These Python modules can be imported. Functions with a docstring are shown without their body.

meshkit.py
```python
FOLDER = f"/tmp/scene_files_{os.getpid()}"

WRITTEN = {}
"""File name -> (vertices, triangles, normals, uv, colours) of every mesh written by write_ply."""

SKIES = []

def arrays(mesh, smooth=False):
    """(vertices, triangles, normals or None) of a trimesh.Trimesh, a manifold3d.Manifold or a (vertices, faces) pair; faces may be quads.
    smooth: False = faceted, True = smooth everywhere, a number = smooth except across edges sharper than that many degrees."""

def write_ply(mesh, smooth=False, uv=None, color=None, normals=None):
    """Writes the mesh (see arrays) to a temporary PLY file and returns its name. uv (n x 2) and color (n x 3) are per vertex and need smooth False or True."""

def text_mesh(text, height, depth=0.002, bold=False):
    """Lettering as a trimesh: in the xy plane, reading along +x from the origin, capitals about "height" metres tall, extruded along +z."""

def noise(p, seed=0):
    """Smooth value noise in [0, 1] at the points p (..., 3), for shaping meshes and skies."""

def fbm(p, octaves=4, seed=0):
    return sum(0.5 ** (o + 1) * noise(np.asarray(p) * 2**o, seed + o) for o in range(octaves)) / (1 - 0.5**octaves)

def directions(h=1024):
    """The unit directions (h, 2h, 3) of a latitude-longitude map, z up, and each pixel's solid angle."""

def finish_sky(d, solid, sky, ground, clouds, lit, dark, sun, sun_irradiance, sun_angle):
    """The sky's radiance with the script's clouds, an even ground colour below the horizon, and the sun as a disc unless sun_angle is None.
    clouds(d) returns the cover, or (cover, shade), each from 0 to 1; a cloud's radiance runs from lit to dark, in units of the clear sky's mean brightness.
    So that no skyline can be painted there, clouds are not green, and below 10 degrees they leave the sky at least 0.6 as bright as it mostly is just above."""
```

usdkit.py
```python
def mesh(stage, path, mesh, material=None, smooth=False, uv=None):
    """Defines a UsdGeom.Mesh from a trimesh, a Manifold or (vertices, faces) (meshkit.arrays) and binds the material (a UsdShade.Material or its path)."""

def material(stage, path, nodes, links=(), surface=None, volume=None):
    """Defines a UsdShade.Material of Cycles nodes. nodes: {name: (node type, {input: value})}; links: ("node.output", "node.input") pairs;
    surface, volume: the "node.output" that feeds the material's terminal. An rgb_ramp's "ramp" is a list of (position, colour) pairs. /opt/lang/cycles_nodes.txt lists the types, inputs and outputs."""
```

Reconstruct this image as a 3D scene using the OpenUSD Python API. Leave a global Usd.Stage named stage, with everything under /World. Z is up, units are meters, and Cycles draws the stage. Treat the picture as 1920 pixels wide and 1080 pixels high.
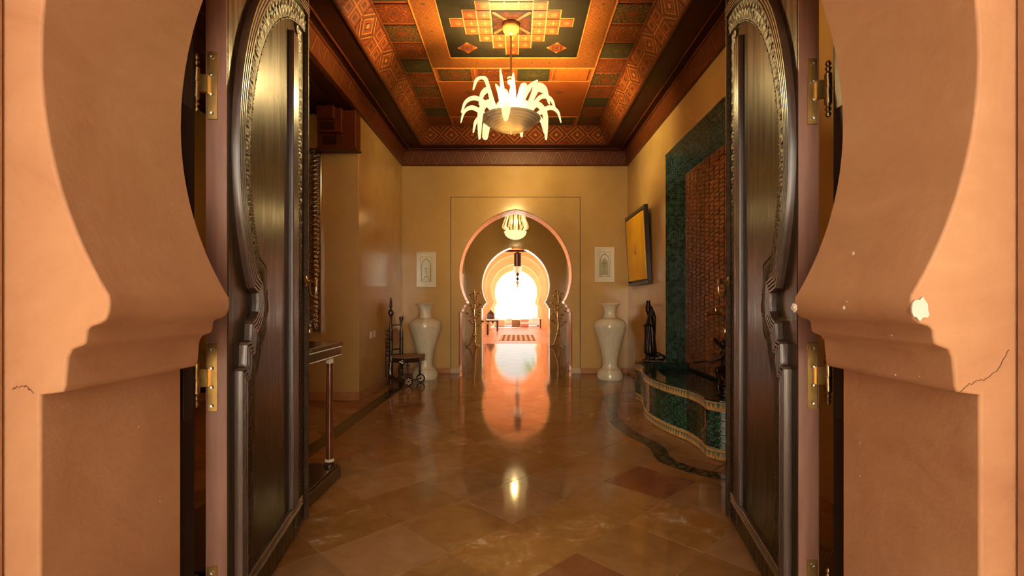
import math, random
import numpy as np, trimesh, shapely
import manifold3d as m3
import usdkit, meshkit
from pxr import Usd, UsdGeom, UsdLux, UsdShade, Gf, Sdf, Vt
from shapely.geometry import Polygon, LineString, box as sbox
from shapely import affinity
from shapely.ops import unary_union

stage = Usd.Stage.CreateInMemory()
UsdGeom.SetStageUpAxis(stage, 'Z')
UsdGeom.SetStageMetersPerUnit(stage, 1.0)
UsdGeom.Xform.Define(stage, '/World')
stage.SetDefaultPrim(stage.GetPrimAtPath('/World'))
rnd = random.Random(7)
PI = math.pi

# ------------------------------------------------------------------ camera, sky, sun, exposure
cam = UsdGeom.Camera.Define(stage, '/World/camera')
cam.AddTranslateOp().Set(Gf.Vec3d(0, 0, 1.2))
cam.AddRotateXOp().Set(90.0)
cam.CreateHorizontalApertureAttr(36.0)
cam.CreateVerticalApertureAttr(20.25)
cam.CreateFocalLengthAttr(900 / 1920 * 36.0)
cam.CreateHorizontalApertureOffsetAttr(-8 / 1920 * 36.0)
cam.CreateVerticalApertureOffsetAttr(27 / 1920 * 36.0)
cam.CreateClippingRangeAttr(Gf.Vec2f(0.05, 1000))
cam.CreateExposureAttr(0.6)

SKY = 1.1
dome = UsdLux.DomeLight.Define(stage, '/World/sky')
dome.CreateIntensityAttr(1.0)
usdkit.material(stage, '/World/Looks/hazy_sky', {
    'tc': ('texture_coordinate', {}),
    'mp': ('mapping', {'scale': (1.5, 1.5, 3.0)}),
    'n': ('noise_texture', {'scale': 1.6, 'detail': 5.0, 'roughness': 0.55}),
    'r': ('rgb_ramp', {'ramp': [(0.0, (0.98, 0.88, 0.74)), (0.45, (1.0, 0.91, 0.78)), (0.7, (1.1, 1.02, 0.9)), (1.0, (1.15, 1.07, 0.95))]}),
    'b': ('background_shader', {'strength': SKY})},
    [('tc.generated', 'mp.vector'), ('mp.vector', 'n.vector'), ('n.fac', 'r.fac'), ('r.color', 'b.color')], surface='b.background')
UsdShade.MaterialBindingAPI.Apply(dome.GetPrim()).Bind(UsdShade.Material.Get(stage, '/World/Looks/hazy_sky'))

sun = UsdLux.DistantLight.Define(stage, '/World/sun')
sun.CreateIntensityAttr(7.2); sun.CreateNormalizeAttr(True)
sun.CreateAngleAttr(0.6)
sun.CreateColorAttr(Gf.Vec3f(1.0, 0.93, 0.8))
_el, _az = math.radians(48), math.radians(10)      # from beyond the garden: the entrance front lies in shade, the forecourt wall opposite in sun
_d = np.array([math.sin(_az) * math.cos(_el), math.cos(_az) * math.cos(_el), math.sin(_el)])
_m = Gf.Matrix4d(); _m.SetRotate(Gf.Rotation(Gf.Vec3d(0, 0, 1), Gf.Vec3d(*map(float, _d))))
sun.AddTransformOp().Set(_m)

def bulb(path, pos, radius, power, color):
    l = UsdLux.SphereLight.Define(stage, path)
    l.CreateRadiusAttr(radius)
    l.CreateIntensityAttr(power / (4 * PI * PI * radius * radius))
    l.CreateColorAttr(Gf.Vec3f(*color))
    l.AddTranslateOp().Set(Gf.Vec3d(*pos))
    return l
LAMP = 1000.0           # the hall chandelier's bulbs
LAMP2 = 32.0           # the far chandelier's bulb
WARM = (1.0, 0.69, 0.26)

# ------------------------------------------------------------------ helpers: names and prims
used = {}
def numbered(parent, name):
    k = (parent, name)
    used[k] = used.get(k, -1) + 1
    return f'{parent}/{name}' if used[k] == 0 else f'{parent}/{name}_{used[k]:03d}'

def tag(prim, label=None, cat=None, group=None, kind=None):
    prim = prim.GetPrim() if hasattr(prim, 'GetPrim') else prim
    for k, v in (('label', label), ('category', cat), ('group', group), ('kind', kind)):
        if v:
            prim.SetCustomDataByKey(k, v)
    return prim

def thing(name, label, cat, loc=(0, 0, 0), rotz=0, group=None, kind=None):
    p = numbered('/World', name)
    x = UsdGeom.Xform.Define(stage, p)
    x.AddTranslateOp().Set(Gf.Vec3d(*map(float, loc)))
    if rotz:
        x.AddRotateZOp().Set(float(rotz))
    return tag(x, label, cat, group, kind)

def P(parent, name, mesh, mat, smooth=30, uv=None, label=None, kind=None):
    base = str(parent.GetPath()) if parent is not None else '/World'
    path = numbered(base, name)
    if isinstance(mesh, tuple) and len(mesh) == 3:
        mesh, uv = (mesh[0], mesh[1]), mesh[2]
    if uv is not None:
        smooth = False
    m = usdkit.mesh(stage, path, mesh, M[mat], smooth=smooth, uv=uv)
    return tag(m, label, None, None, kind)

def copy_of(src, loc, rotz, label, group=None):
    cd = src.GetCustomData()
    t = thing(src.GetName(), label, cd['category'], loc, rotz, group or cd.get('group'))
    t.GetReferences().AddInternalReference(src.GetPath())
    t.SetInstanceable(True)
    return t

# ------------------------------------------------------------------ helpers: shapes
def cat(ms):
    return trimesh.util.concatenate([m for m in ms if m is not None])

def bx(x0, x1, y0, y1, z0, z1, r=0.0):
    """a box, its edges chamfered by r"""
    x0, x1 = min(x0, x1), max(x0, x1); y0, y1 = min(y0, y1), max(y0, y1); z0, z1 = min(z0, z1), max(z0, z1)
    if r <= 0:
        m = trimesh.creation.box([x1 - x0, y1 - y0, z1 - z0]); m.apply_translation([(x0 + x1) / 2, (y0 + y1) / 2, (z0 + z1) / 2]); return m
    r = min(r, (x1 - x0) * .45, (y1 - y0) * .45, (z1 - z0) * .45)
    pts = []
    for x, sx in ((x0, 1), (x1, -1)):
        for y, sy in ((y0, 1), (y1, -1)):
            for z, sz in ((z0, 1), (z1, -1)):
                pts += [(x + sx * r, y + sy * r, z), (x + sx * r, y, z + sz * r), (x, y + sy * r, z + sz * r)]
    return trimesh.convex.convex_hull(np.array(pts))

def grid_faces(n, m, close_u=False, close_v=False):
    f = []
    a = np.arange(n if close_u else n - 1); b = np.arange(m if close_v else m - 1)
    i, j = np.meshgrid(a, b, indexing='ij')
    i2, j2 = (i + 1) % n, (j + 1) % m
    q = np.stack([i * m + j, i2 * m + j, i2 * m + j2, i * m + j2], -1).reshape(-1, 4)
    return np.vstack([q[:, [0, 1, 2]], q[:, [0, 2, 3]]])

def lathe(prof, n=40, center=(0, 0, 0), lobes=None):
    """prof: (r, z) from bottom to top; closed on the axis"""
    prof = [(max(r, 1e-5), z) for r, z in prof]
    pr = np.array(prof, float)
    a = np.linspace(0, 2 * PI, n, endpoint=False)
    rr = pr[:, 0][:, None] * np.ones(n)[None]
    if lobes is not None:
        rr = rr * lobes(a[None, :], pr[:, 1][:, None])
    v = np.stack([rr * np.cos(a), rr * np.sin(a), pr[:, 1][:, None] * np.ones(n)], -1).reshape(-1, 3)
    f = grid_faces(len(pr), n, False, True)[:, ::-1]
    k = len(v)
    v = np.vstack([v, [[0, 0, pr[0, 1]], [0, 0, pr[-1, 1]]]])
    j = np.arange(n); j2 = (j + 1) % n
    f = np.vstack([f, np.stack([np.full(n, k), j2, j], 1), np.stack([np.full(n, k + 1), (len(pr) - 1) * n + j, (len(pr) - 1) * n + j2], 1)])
    m = trimesh.Trimesh(v + np.array(center), f, process=False)
    return m

def smooth_curve(pts, n):
    """Catmull-Rom through pts"""
    p = np.array(pts, float)
    p = np.vstack([2 * p[0] - p[1], p, 2 * p[-1] - p[-2]])
    t = np.linspace(0, len(p) - 3 - 1e-9, n)
    i = t.astype(int); u = (t - i)[:, None]
    a, b, c, d = p[i], p[i + 1], p[i + 2], p[i + 3]
    return .5 * (2 * b + (c - a) * u + (2 * a - 5 * b + 4 * c - d) * u ** 2 + (3 * b - a - 3 * c + d) * u ** 3)

def tube(pts, radii, sides=8, flat=1.0, ridge=0.0):
    p = np.asarray(pts, float); n = len(p)
    r = np.broadcast_to(np.asarray(radii, float), (n,))
    t = np.gradient(p, axis=0); t /= np.linalg.norm(t, axis=1, keepdims=True) + 1e-12
    ref = np.array([0, 0, 1.0]) if abs(t[0, 2]) < .9 else np.array([1.0, 0, 0])
    A = []
    a = np.cross(t[0], ref); a /= np.linalg.norm(a)
    for k in range(n):
        a = a - t[k] * a.dot(t[k]); a /= np.linalg.norm(a) + 1e-12
        A.append(a.copy())
    A = np.array(A); B = np.cross(t, A)
    ang = np.arange(sides) * 2 * PI / sides
    mod = 1 + ridge * np.cos(ang * (sides // 2))
    v = p[:, None] + r[:, None, None] * mod[None, :, None] * (np.cos(ang)[None, :, None] * A[:, None] + flat * np.sin(ang)[None, :, None] * B[:, None])
    v = v.reshape(-1, 3); f = grid_faces(n, sides, False, True)
    k = len(v); v = np.vstack([v, p[:1], p[-1:]])
    j = np.arange(sides); j2 = (j + 1) % sides
    f = np.vstack([f, np.stack([np.full(sides, k), j, j2], 1), np.stack([np.full(sides, k + 1), (n - 1) * sides + j2, (n - 1) * sides + j], 1)])
    m = trimesh.Trimesh(v, f, process=False)
    if m.volume < 0:
        m.invert()
    return m

def ball(c, r, n=2, s=(1, 1, 1)):
    m = trimesh.creation.icosphere(n, r); m.apply_scale(s); m.apply_translation(c); return m

def blob(bones, edge=.02, smooth=6):
    """bones: list of lists of (x, y, z, r): each list is a hull chain; one smooth continuous body"""
    parts = []
    for ch in bones:
        sp = [m3.Manifold.sphere(q[3], 16).translate(tuple(map(float, q[:3]))) for q in ch]
        parts.append(sp[0] if len(sp) == 1 else m3.Manifold.batch_hull(sp))
    m = m3.Manifold.batch_boolean(parts, m3.OpType.Add).refine_to_length(edge)
    g = m.to_mesh()
    t = trimesh.Trimesh(np.array(g.vert_properties[:, :3]), np.array(g.tri_verts), process=True)
    if smooth:
        trimesh.smoothing.filter_taubin(t, iterations=smooth)
    return t

def slab(o, eu, ev, lu, lv, t, cell=(1, 1), n=None, uv0=(0, 0)):
    """a rectangular board: corner o, directions eu, ev (units), sizes lu, lv, thickness t along n; uv counts cells"""
    o, eu, ev = (np.array(q, float) for q in (o, eu, ev))
    n = np.cross(eu, ev) if n is None else np.array(n, float)
    return prism_uv([(0, 0), (lu, 0), (lu, lv), (0, lv)], o, eu, ev, n, t, cell, uv0)

def prism_uv(poly, o, eu, ev, n, t, cell=(1, 1), uv0=(0, 0)):
    """a convex polygon in the (eu, ev) plane at o, extruded by t along n, with uv"""
    o, eu, ev, n = (np.array(q, float) for q in (o, eu, ev, n))
    q = np.array(poly, float)
    flip = np.dot(np.cross(eu, ev), n) < 0
    base = o + q[:, :1] * eu + q[:, 1:] * ev
    top = base + n * t
    uvq = q / np.array(cell) + np.array(uv0)
    k = len(q)
    V = [top, base]; U = [uvq, uvq]
    F = [(0, i, i + 1) for i in range(1, k - 1)] + [(k, k + i + 1, k + i) for i in range(1, k - 1)]
    c = 2 * k
    for i in range(k):
        j = (i + 1) % k
        V.append(np.array([base[i], base[j], top[j], top[i]])); U.append(uvq[[i, j, j, i]])
        F += [(c, c + 1, c + 2), (c, c + 2, c + 3)]; c += 4
    F = np.array(F)
    if flip:
        F = F[:, ::-1]
    return np.vstack(V), F, np.vstack(U)

def extrude(poly, h, T=None):
    """shapely polygon(s) -> mesh, extruded h along z, then moved by the matrix T"""
    ms = [trimesh.creation.extrude_polygon(g, h, engine='earcut') for g in getattr(poly, 'geoms', [poly]) if g.area > 1e-7]
    m = cat(ms)
    if T is not None:
        m.apply_transform(T)
        if np.linalg.det(T[:3, :3]) < 0:
            m.invert()
    return m

def frame(o, eu, ev, n):
    T = np.eye(4); T[:3, 0], T[:3, 1], T[:3, 2], T[:3, 3] = eu, ev, n, o
    return T

def offset_path(p, d):
    """polyline moved sideways by d (to its left), mitred"""
    p = np.array(p, float)
    e = np.diff(p, axis=0); e /= np.linalg.norm(e, axis=1, keepdims=True) + 1e-12
    nrm = np.stack([-e[:, 1], e[:, 0]], 1)
    a = np.vstack([nrm[:1], nrm]); b = np.vstack([nrm, nrm[-1:]])
    s = a + b
    k = (s * s).sum(1) / 2
    return p + d * s / np.maximum(k, .35)[:, None]

def resample(p, step):
    p = np.array(p, float)
    s = np.concatenate([[0], np.cumsum(np.linalg.norm(np.diff(p, axis=0), axis=1))])
    t = np.unique(np.concatenate([np.arange(0, s[-1], step), s]))
    return np.stack([np.interp(t, s, p[:, k]) for k in range(p.shape[1])], 1), t

def ribbon(path, ts, wfun, T, base=-.002):
    """a moulding: cross-section offsets ts to the left of the 2d path, height wfun(s, t) out of the plane; T maps (u, v, w) to space"""
    p = np.array(path, float)
    s = np.concatenate([[0], np.cumsum(np.linalg.norm(np.diff(p, axis=0), axis=1))])
    cols = []
    ts = list(ts)
    for k, t in enumerate([ts[0]] + ts + [ts[-1]]):
        q = offset_path(p, t)
        w = np.full(len(p), base) if k in (0, len(ts) + 1) else wfun(s, np.full(len(p), t))
        cols.append(np.column_stack([q, w]))
    g = np.stack(cols, 1)
    n, m = g.shape[:2]
    v = g.reshape(-1, 3); f = grid_faces(n, m)
    caps = []
    for i, sgn in ((0, 1), (n - 1, -1)):
        for j in range(1, m - 1):
            tri = [i * m, i * m + j, i * m + j + 1]
            caps.append(tri if sgn > 0 else tri[::-1])
    f = np.vstack([f, caps])
    mesh = trimesh.Trimesh(v, f[:, ::-1], process=False)
    mesh.apply_transform(T)
    if np.linalg.det(T[:3, :3]) < 0:
        mesh.invert()
    return mesh

def tri_poly(poly):
    v, f = trimesh.creation.triangulate_polygon(poly, engine='earcut')
    return np.array(v), np.array(f)

def arch_half(R, zc, e, lower):
    """one side of a horseshoe opening from the floor up to the apex: lower points, then the round part, pointed a little at the top"""
    pts = [tuple(q) for q in lower]
    z0 = lower[-1][1]
    a0 = math.asin((z0 - zc) / R)
    for a in np.linspace(a0, 0, 26)[1:]:
        pts.append((R * math.cos(a), zc + R * math.sin(a)))
    A = R + e; am = math.acos(e / A)
    for a in np.linspace(0, am, 30)[1:]:
        pts.append((A * math.cos(a) - e, zc + A * math.sin(a)))
    return pts

def wall_with_arch(outer, half, cx, y0, y1, bevel=.01):
    """a wall in the (x, z) plane between y0 and y1 with the horseshoe opening cut through, the near edges rounded"""
    h = np.array(half)
    right = h * [1, 1] + [cx, 0]
    left = (h[:-1] * [-1, 1] + [cx, 0])[::-1]
    loop = np.vstack([right, left])                     # counter-clockwise: floor right, apex, floor left
    rings = []
    for k in range(5):
        a = k / 4 * PI / 2
        rings.append((offset_path(loop, -bevel * (1 - math.sin(a))), y0 + bevel * (1 - math.cos(a))))
    rings.append((loop, y1 - bevel * .5)); rings.append((offset_path(loop, -bevel * .5), y1))
    V = []; F = []
    for (p, y) in rings:
        V.append(np.column_stack([p[:, 0], np.full(len(p), y), p[:, 1]]))
    n = len(loop)
    F = grid_faces(len(rings), n)
    V = np.vstack(V)
    strip = trimesh.Trimesh(V, F, process=False)
    out = [strip]
    for (p, y, flip) in ((rings[0][0], y0, False), (rings[-1][0], y1, True)):
        q = p.copy(); q[0, 1] = q[-1, 1] = outer[1] - .01
        poly = sbox(*outer).difference(Polygon(q))
        v, f = tri_poly(poly)
        m = trimesh.Trimesh(np.column_stack([v[:, 0], np.full(len(v), y), v[:, 1]]), f, process=False)
        nrm = m.face_normals[:, 1].mean()
        if (nrm > 0) != flip:
            m.invert()
        out.append(m)
    x0, z0, x1, z1 = outer                                  # the wall's own ends and top
    for a, b in (((x0, z0), (x0, z1)), ((x1, z0), (x1, z1)), ((x0, z1), (x1, z1))):
        v = np.array([(a[0], y0, a[1]), (b[0], y0, b[1]), (b[0], y1, b[1]), (a[0], y1, a[1])])
        out.append(trimesh.Trimesh(v, [[0, 1, 2], [0, 2, 3]], process=False))
    c = np.array([(x0 + x1) / 2, (y0 + y1) / 2, (z0 + z1) / 2])
    for m in out[3:]:
        if np.dot(m.face_normals[0], m.vertices.mean(0) - c) < 0:
            m.invert()
    s = out[0]                                              # reveal faces must look into the opening
    mid = np.array([cx, 0, 1.5]); k = len(s.faces) // 3
    if np.dot(s.face_normals[k], mid * [1, 0, 1] - s.triangles_center[k] * [1, 0, 1]) < 0:
        s.invert()
    return cat(out)

def shapes_of(g):
    return [q for q in getattr(g, 'geoms', [g]) if q.geom_type == 'Polygon' and q.area > 1e-5]

def pieces(parent, name, items, most=300, far=None):
    """items: (mesh, material, nearness): the nearest ones as parts of their own, the rest as one part per material marked stuff"""
    items = sorted(items, key=lambda q: q[2])
    for m, mat, _ in items[:most]:
        P(parent, name, m, mat, smooth=False)
    rest = {}
    for m, mat, _ in items[most:]:
        rest.setdefault(mat, []).append(m)
    allrest = [m for v in rest.values() for m in v]
    if allrest:
        mat = max(rest, key=lambda k: len(rest[k]))
        P(parent, name + 's', cat(allrest), mat, smooth=False, kind='stuff')

def seen(p):
    """distance from the camera, less for what stands in front of the lens"""
    return float(np.linalg.norm(np.asarray(p) - [0, 0, 1.2]))
# ------------------------------------------------------------------ materials
M = {}
def mk(name, nodes, links, surface='p.BSDF'):
    M[name] = usdkit.material(stage, '/World/Looks/' + name, nodes, links, surface=surface)

def simple(name, col, rough=.5, metal=0., spec=.5, coat=0., **kw):
    mk(name, {'p': ('principled_bsdf', {'base_color': col, 'roughness': rough, 'metallic': metal, 'specular_ior_level': spec, 'coat_weight': coat, 'coat_roughness': .08, **kw})}, [])

def mottled(name, ramp, scale=(1, 1, 1), nscale=4., detail=5., nrough=.6, rough=.5, spec=.5, coat=0., coat_rough=.1, bump=0., bump_scale=None, bump_dist=.01, vary=0., metal=0., distortion=0., rough2=None, space='position'):
    """principled with a noise-driven colour; vary: how much each piece differs in brightness"""
    n = {'g': ('geometry', {}) if space == 'position' else ('texture_coordinate', {}), 'mp': ('mapping', {'scale': scale}),
         'n': ('noise_texture', {'scale': nscale, 'detail': detail, 'roughness': nrough, 'distortion': distortion}),
         'r': ('rgb_ramp', {'ramp': ramp}),
         'p': ('principled_bsdf', {'roughness': rough, 'specular_ior_level': spec, 'coat_weight': coat, 'coat_roughness': coat_rough, 'metallic': metal})}
    l = [('g.' + space, 'mp.vector'), ('mp.vector', 'n.vector'), ('n.fac', 'r.fac')]
    src = 'r.color'
    if vary:
        n['oi'] = ('object_info', {}); n['mr'] = ('map_range', {'from_min': 0., 'from_max': 1., 'to_min': 1 - vary, 'to_max': 1 + vary}); n['hv'] = ('hsv', {})
        l += [('oi.random', 'mr.value'), ('mr.result', 'hv.value'), (src, 'hv.color')]; src = 'hv.color'
    l.append((src, 'p.base_color'))
    if rough2 is not None:
        n['rr'] = ('map_range', {'from_min': .3, 'from_max': .7, 'to_min': rough, 'to_max': rough2}); l += [('n.fac', 'rr.value'), ('rr.result', 'p.roughness')]
    if bump:
        n['mb'] = ('mapping', {'scale': scale}); n['nb'] = ('noise_texture', {'scale': bump_scale or nscale * 3, 'detail': 5., 'roughness': .6})
        n['b'] = ('bump', {'strength': bump, 'distance': bump_dist})
        l += [('g.' + space, 'mb.vector'), ('mb.vector', 'nb.vector'), ('nb.fac', 'b.height'), ('b.normal', 'p.normal')]
    mk(name, n, l)

# terracotta limewash outside, ochre polished plaster inside
mottled('salmon_plaster', [(.28, (.345, .152, .068)), (.42, (.405, .192, .090)), (.56, (.435, .215, .103)), (.74, (.49, .26, .135))], nscale=2.6, detail=10, nrough=.68, rough=.7, spec=.3, bump=.45, bump_scale=24, bump_dist=.005, distortion=.9)
mottled('ochre_plaster', [(.25, (.555, .365, .125)), (.5, (.595, .40, .142)), (.75, (.635, .435, .165))], nscale=2.3, detail=8, nrough=.62, rough=.11, rough2=.18, spec=.42, bump=.06, bump_scale=14, bump_dist=.004, distortion=.5)
mottled('orange_plaster', [(.25, (.62, .25, .10)), (.5, (.70, .31, .135)), (.75, (.76, .36, .17))], nscale=2, detail=6, rough=.6, spec=.3)
simple('red_jamb', (.42, .13, .045), .35)
mottled('umber_plaster', [(.3, (.10, .055, .03)), (.7, (.14, .08, .045))], nscale=2, rough=.9, spec=.1)
simple('plaster_chip', (.60, .50, .41), .9)
simple('crack', (.16, .07, .035), .9)
mottled('baseboard_stone', [(.3, (.42, .19, .07)), (.7, (.55, .27, .11))], nscale=9, rough=.25)
mottled('plinth_stone', [(.3, (.55, .42, .27)), (.7, (.68, .54, .36))], nscale=9, rough=.3)
# floor marble: each slab differs a little in tone
FL = dict(scale=(1, 1, 1), detail=9, nrough=.68, rough=.075, spec=.5, bump=.02, bump_scale=2.2, bump_dist=.01, vary=.13, distortion=.9)
mottled('honey_marble', [(.2, (0.2160, 0.0994, 0.0259)), (.45, (0.2894, 0.1426, 0.0432)), (.6, (0.3283, 0.1685, 0.0562)), (.72, (0.3802, 0.2160, 0.0864)), (.85, (0.4838, 0.3456, 0.1901))], nscale=4.2, **FL)
mottled('pale_marble', [(.2, (0.2506, 0.1296, 0.0475)), (.5, (0.3283, 0.1814, 0.0734)), (.7, (0.3715, 0.2160, 0.1037)), (.85, (0.5011, 0.3715, 0.2333))], nscale=5.0, **FL)
mottled('veined_marble', [(.2, (0.2246, 0.1037, 0.0259)), (.5, (0.3110, 0.1555, 0.0432)), (.6, (0.3629, 0.1987, 0.0691)), (.66, (0.5011, 0.3802, 0.2419)), (.72, (0.3456, 0.1901, 0.0691)), (.9, (0.5357, 0.4320, 0.3110))], nscale=5.5, **FL)
mottled('red_marble', [(.2, (0.1814, 0.0605, 0.0216)), (.5, (0.2419, 0.0864, 0.0346)), (.75, (0.3024, 0.1296, 0.0605)), (.9, (0.4320, 0.2851, 0.1728))], nscale=5.5, **FL)
simple('grout', (.50, .36, .22), .5)
# door wood
WOOD = [(.25, (.018, .010, .005)), (.5, (.034, .019, .008)), (.75, (.060, .034, .013))]
mottled('ebony_wood', WOOD, scale=(14, 14, .7), nscale=2.2, detail=6, rough=.22, rough2=.32, spec=.10, bump=.2, bump_scale=9, bump_dist=.002)
mottled('moulding_wood', [(.3, (.030, .017, .011)), (.7, (.075, .040, .026))], scale=(8, 8, 1), nscale=3, rough=.26, spec=.6)
mottled('carved_wood', [(.3, (.022, .012, .006)), (.55, (.06, .034, .014)), (.8, (.10, .06, .024))], nscale=60, detail=4, rough=.5, spec=.22)
mottled('mahogany_edge', [(.3, (.15, .068, .045)), (.7, (.23, .115, .08))], scale=(10, 10, .8), nscale=3, rough=.3, spec=.6, coat=.3)
simple('frame_wood', (.020, .010, .006), .6, 0., .15)
mottled('brass', [(.3, (.50, .29, .08)), (.7, (.72, .47, .16))], nscale=14, rough=.32, metal=1.)
mottled('aged_brass', [(.3, (.40, .27, .10)), (.7, (.75, .60, .32))], nscale=25, rough=.25, metal=1.)
simple('screw_steel', (.62, .55, .45), .3, 1.)
simple('iron', (.05, .035, .03), .4, .8)
# red ceiling woods
mottled('red_wood', [(.3, (.10, .020, .005)), (.7, (.15, .034, .009))], scale=(3, 3, 3), nscale=6, rough=.4, spec=.25)
mottled('dark_red_wood', [(.3, (.032, .007, .002)), (.7, (.052, .012, .004))], nscale=6, rough=.45, spec=.18)
mottled('orange_wood', [(.3, (.22, .045, .006)), (.7, (.27, .062, .009))], nscale=5, rough=.45, spec=.35)
mottled('gold_rail', [(.3, (.30, .095, .018)), (.7, (.40, .14, .028))], nscale=20, rough=.4)
mottled('black_lacquer', [(.3, (.006, .004, .002)), (.7, (.010, .007, .003))], nscale=5, rough=.6, spec=.08)

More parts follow.
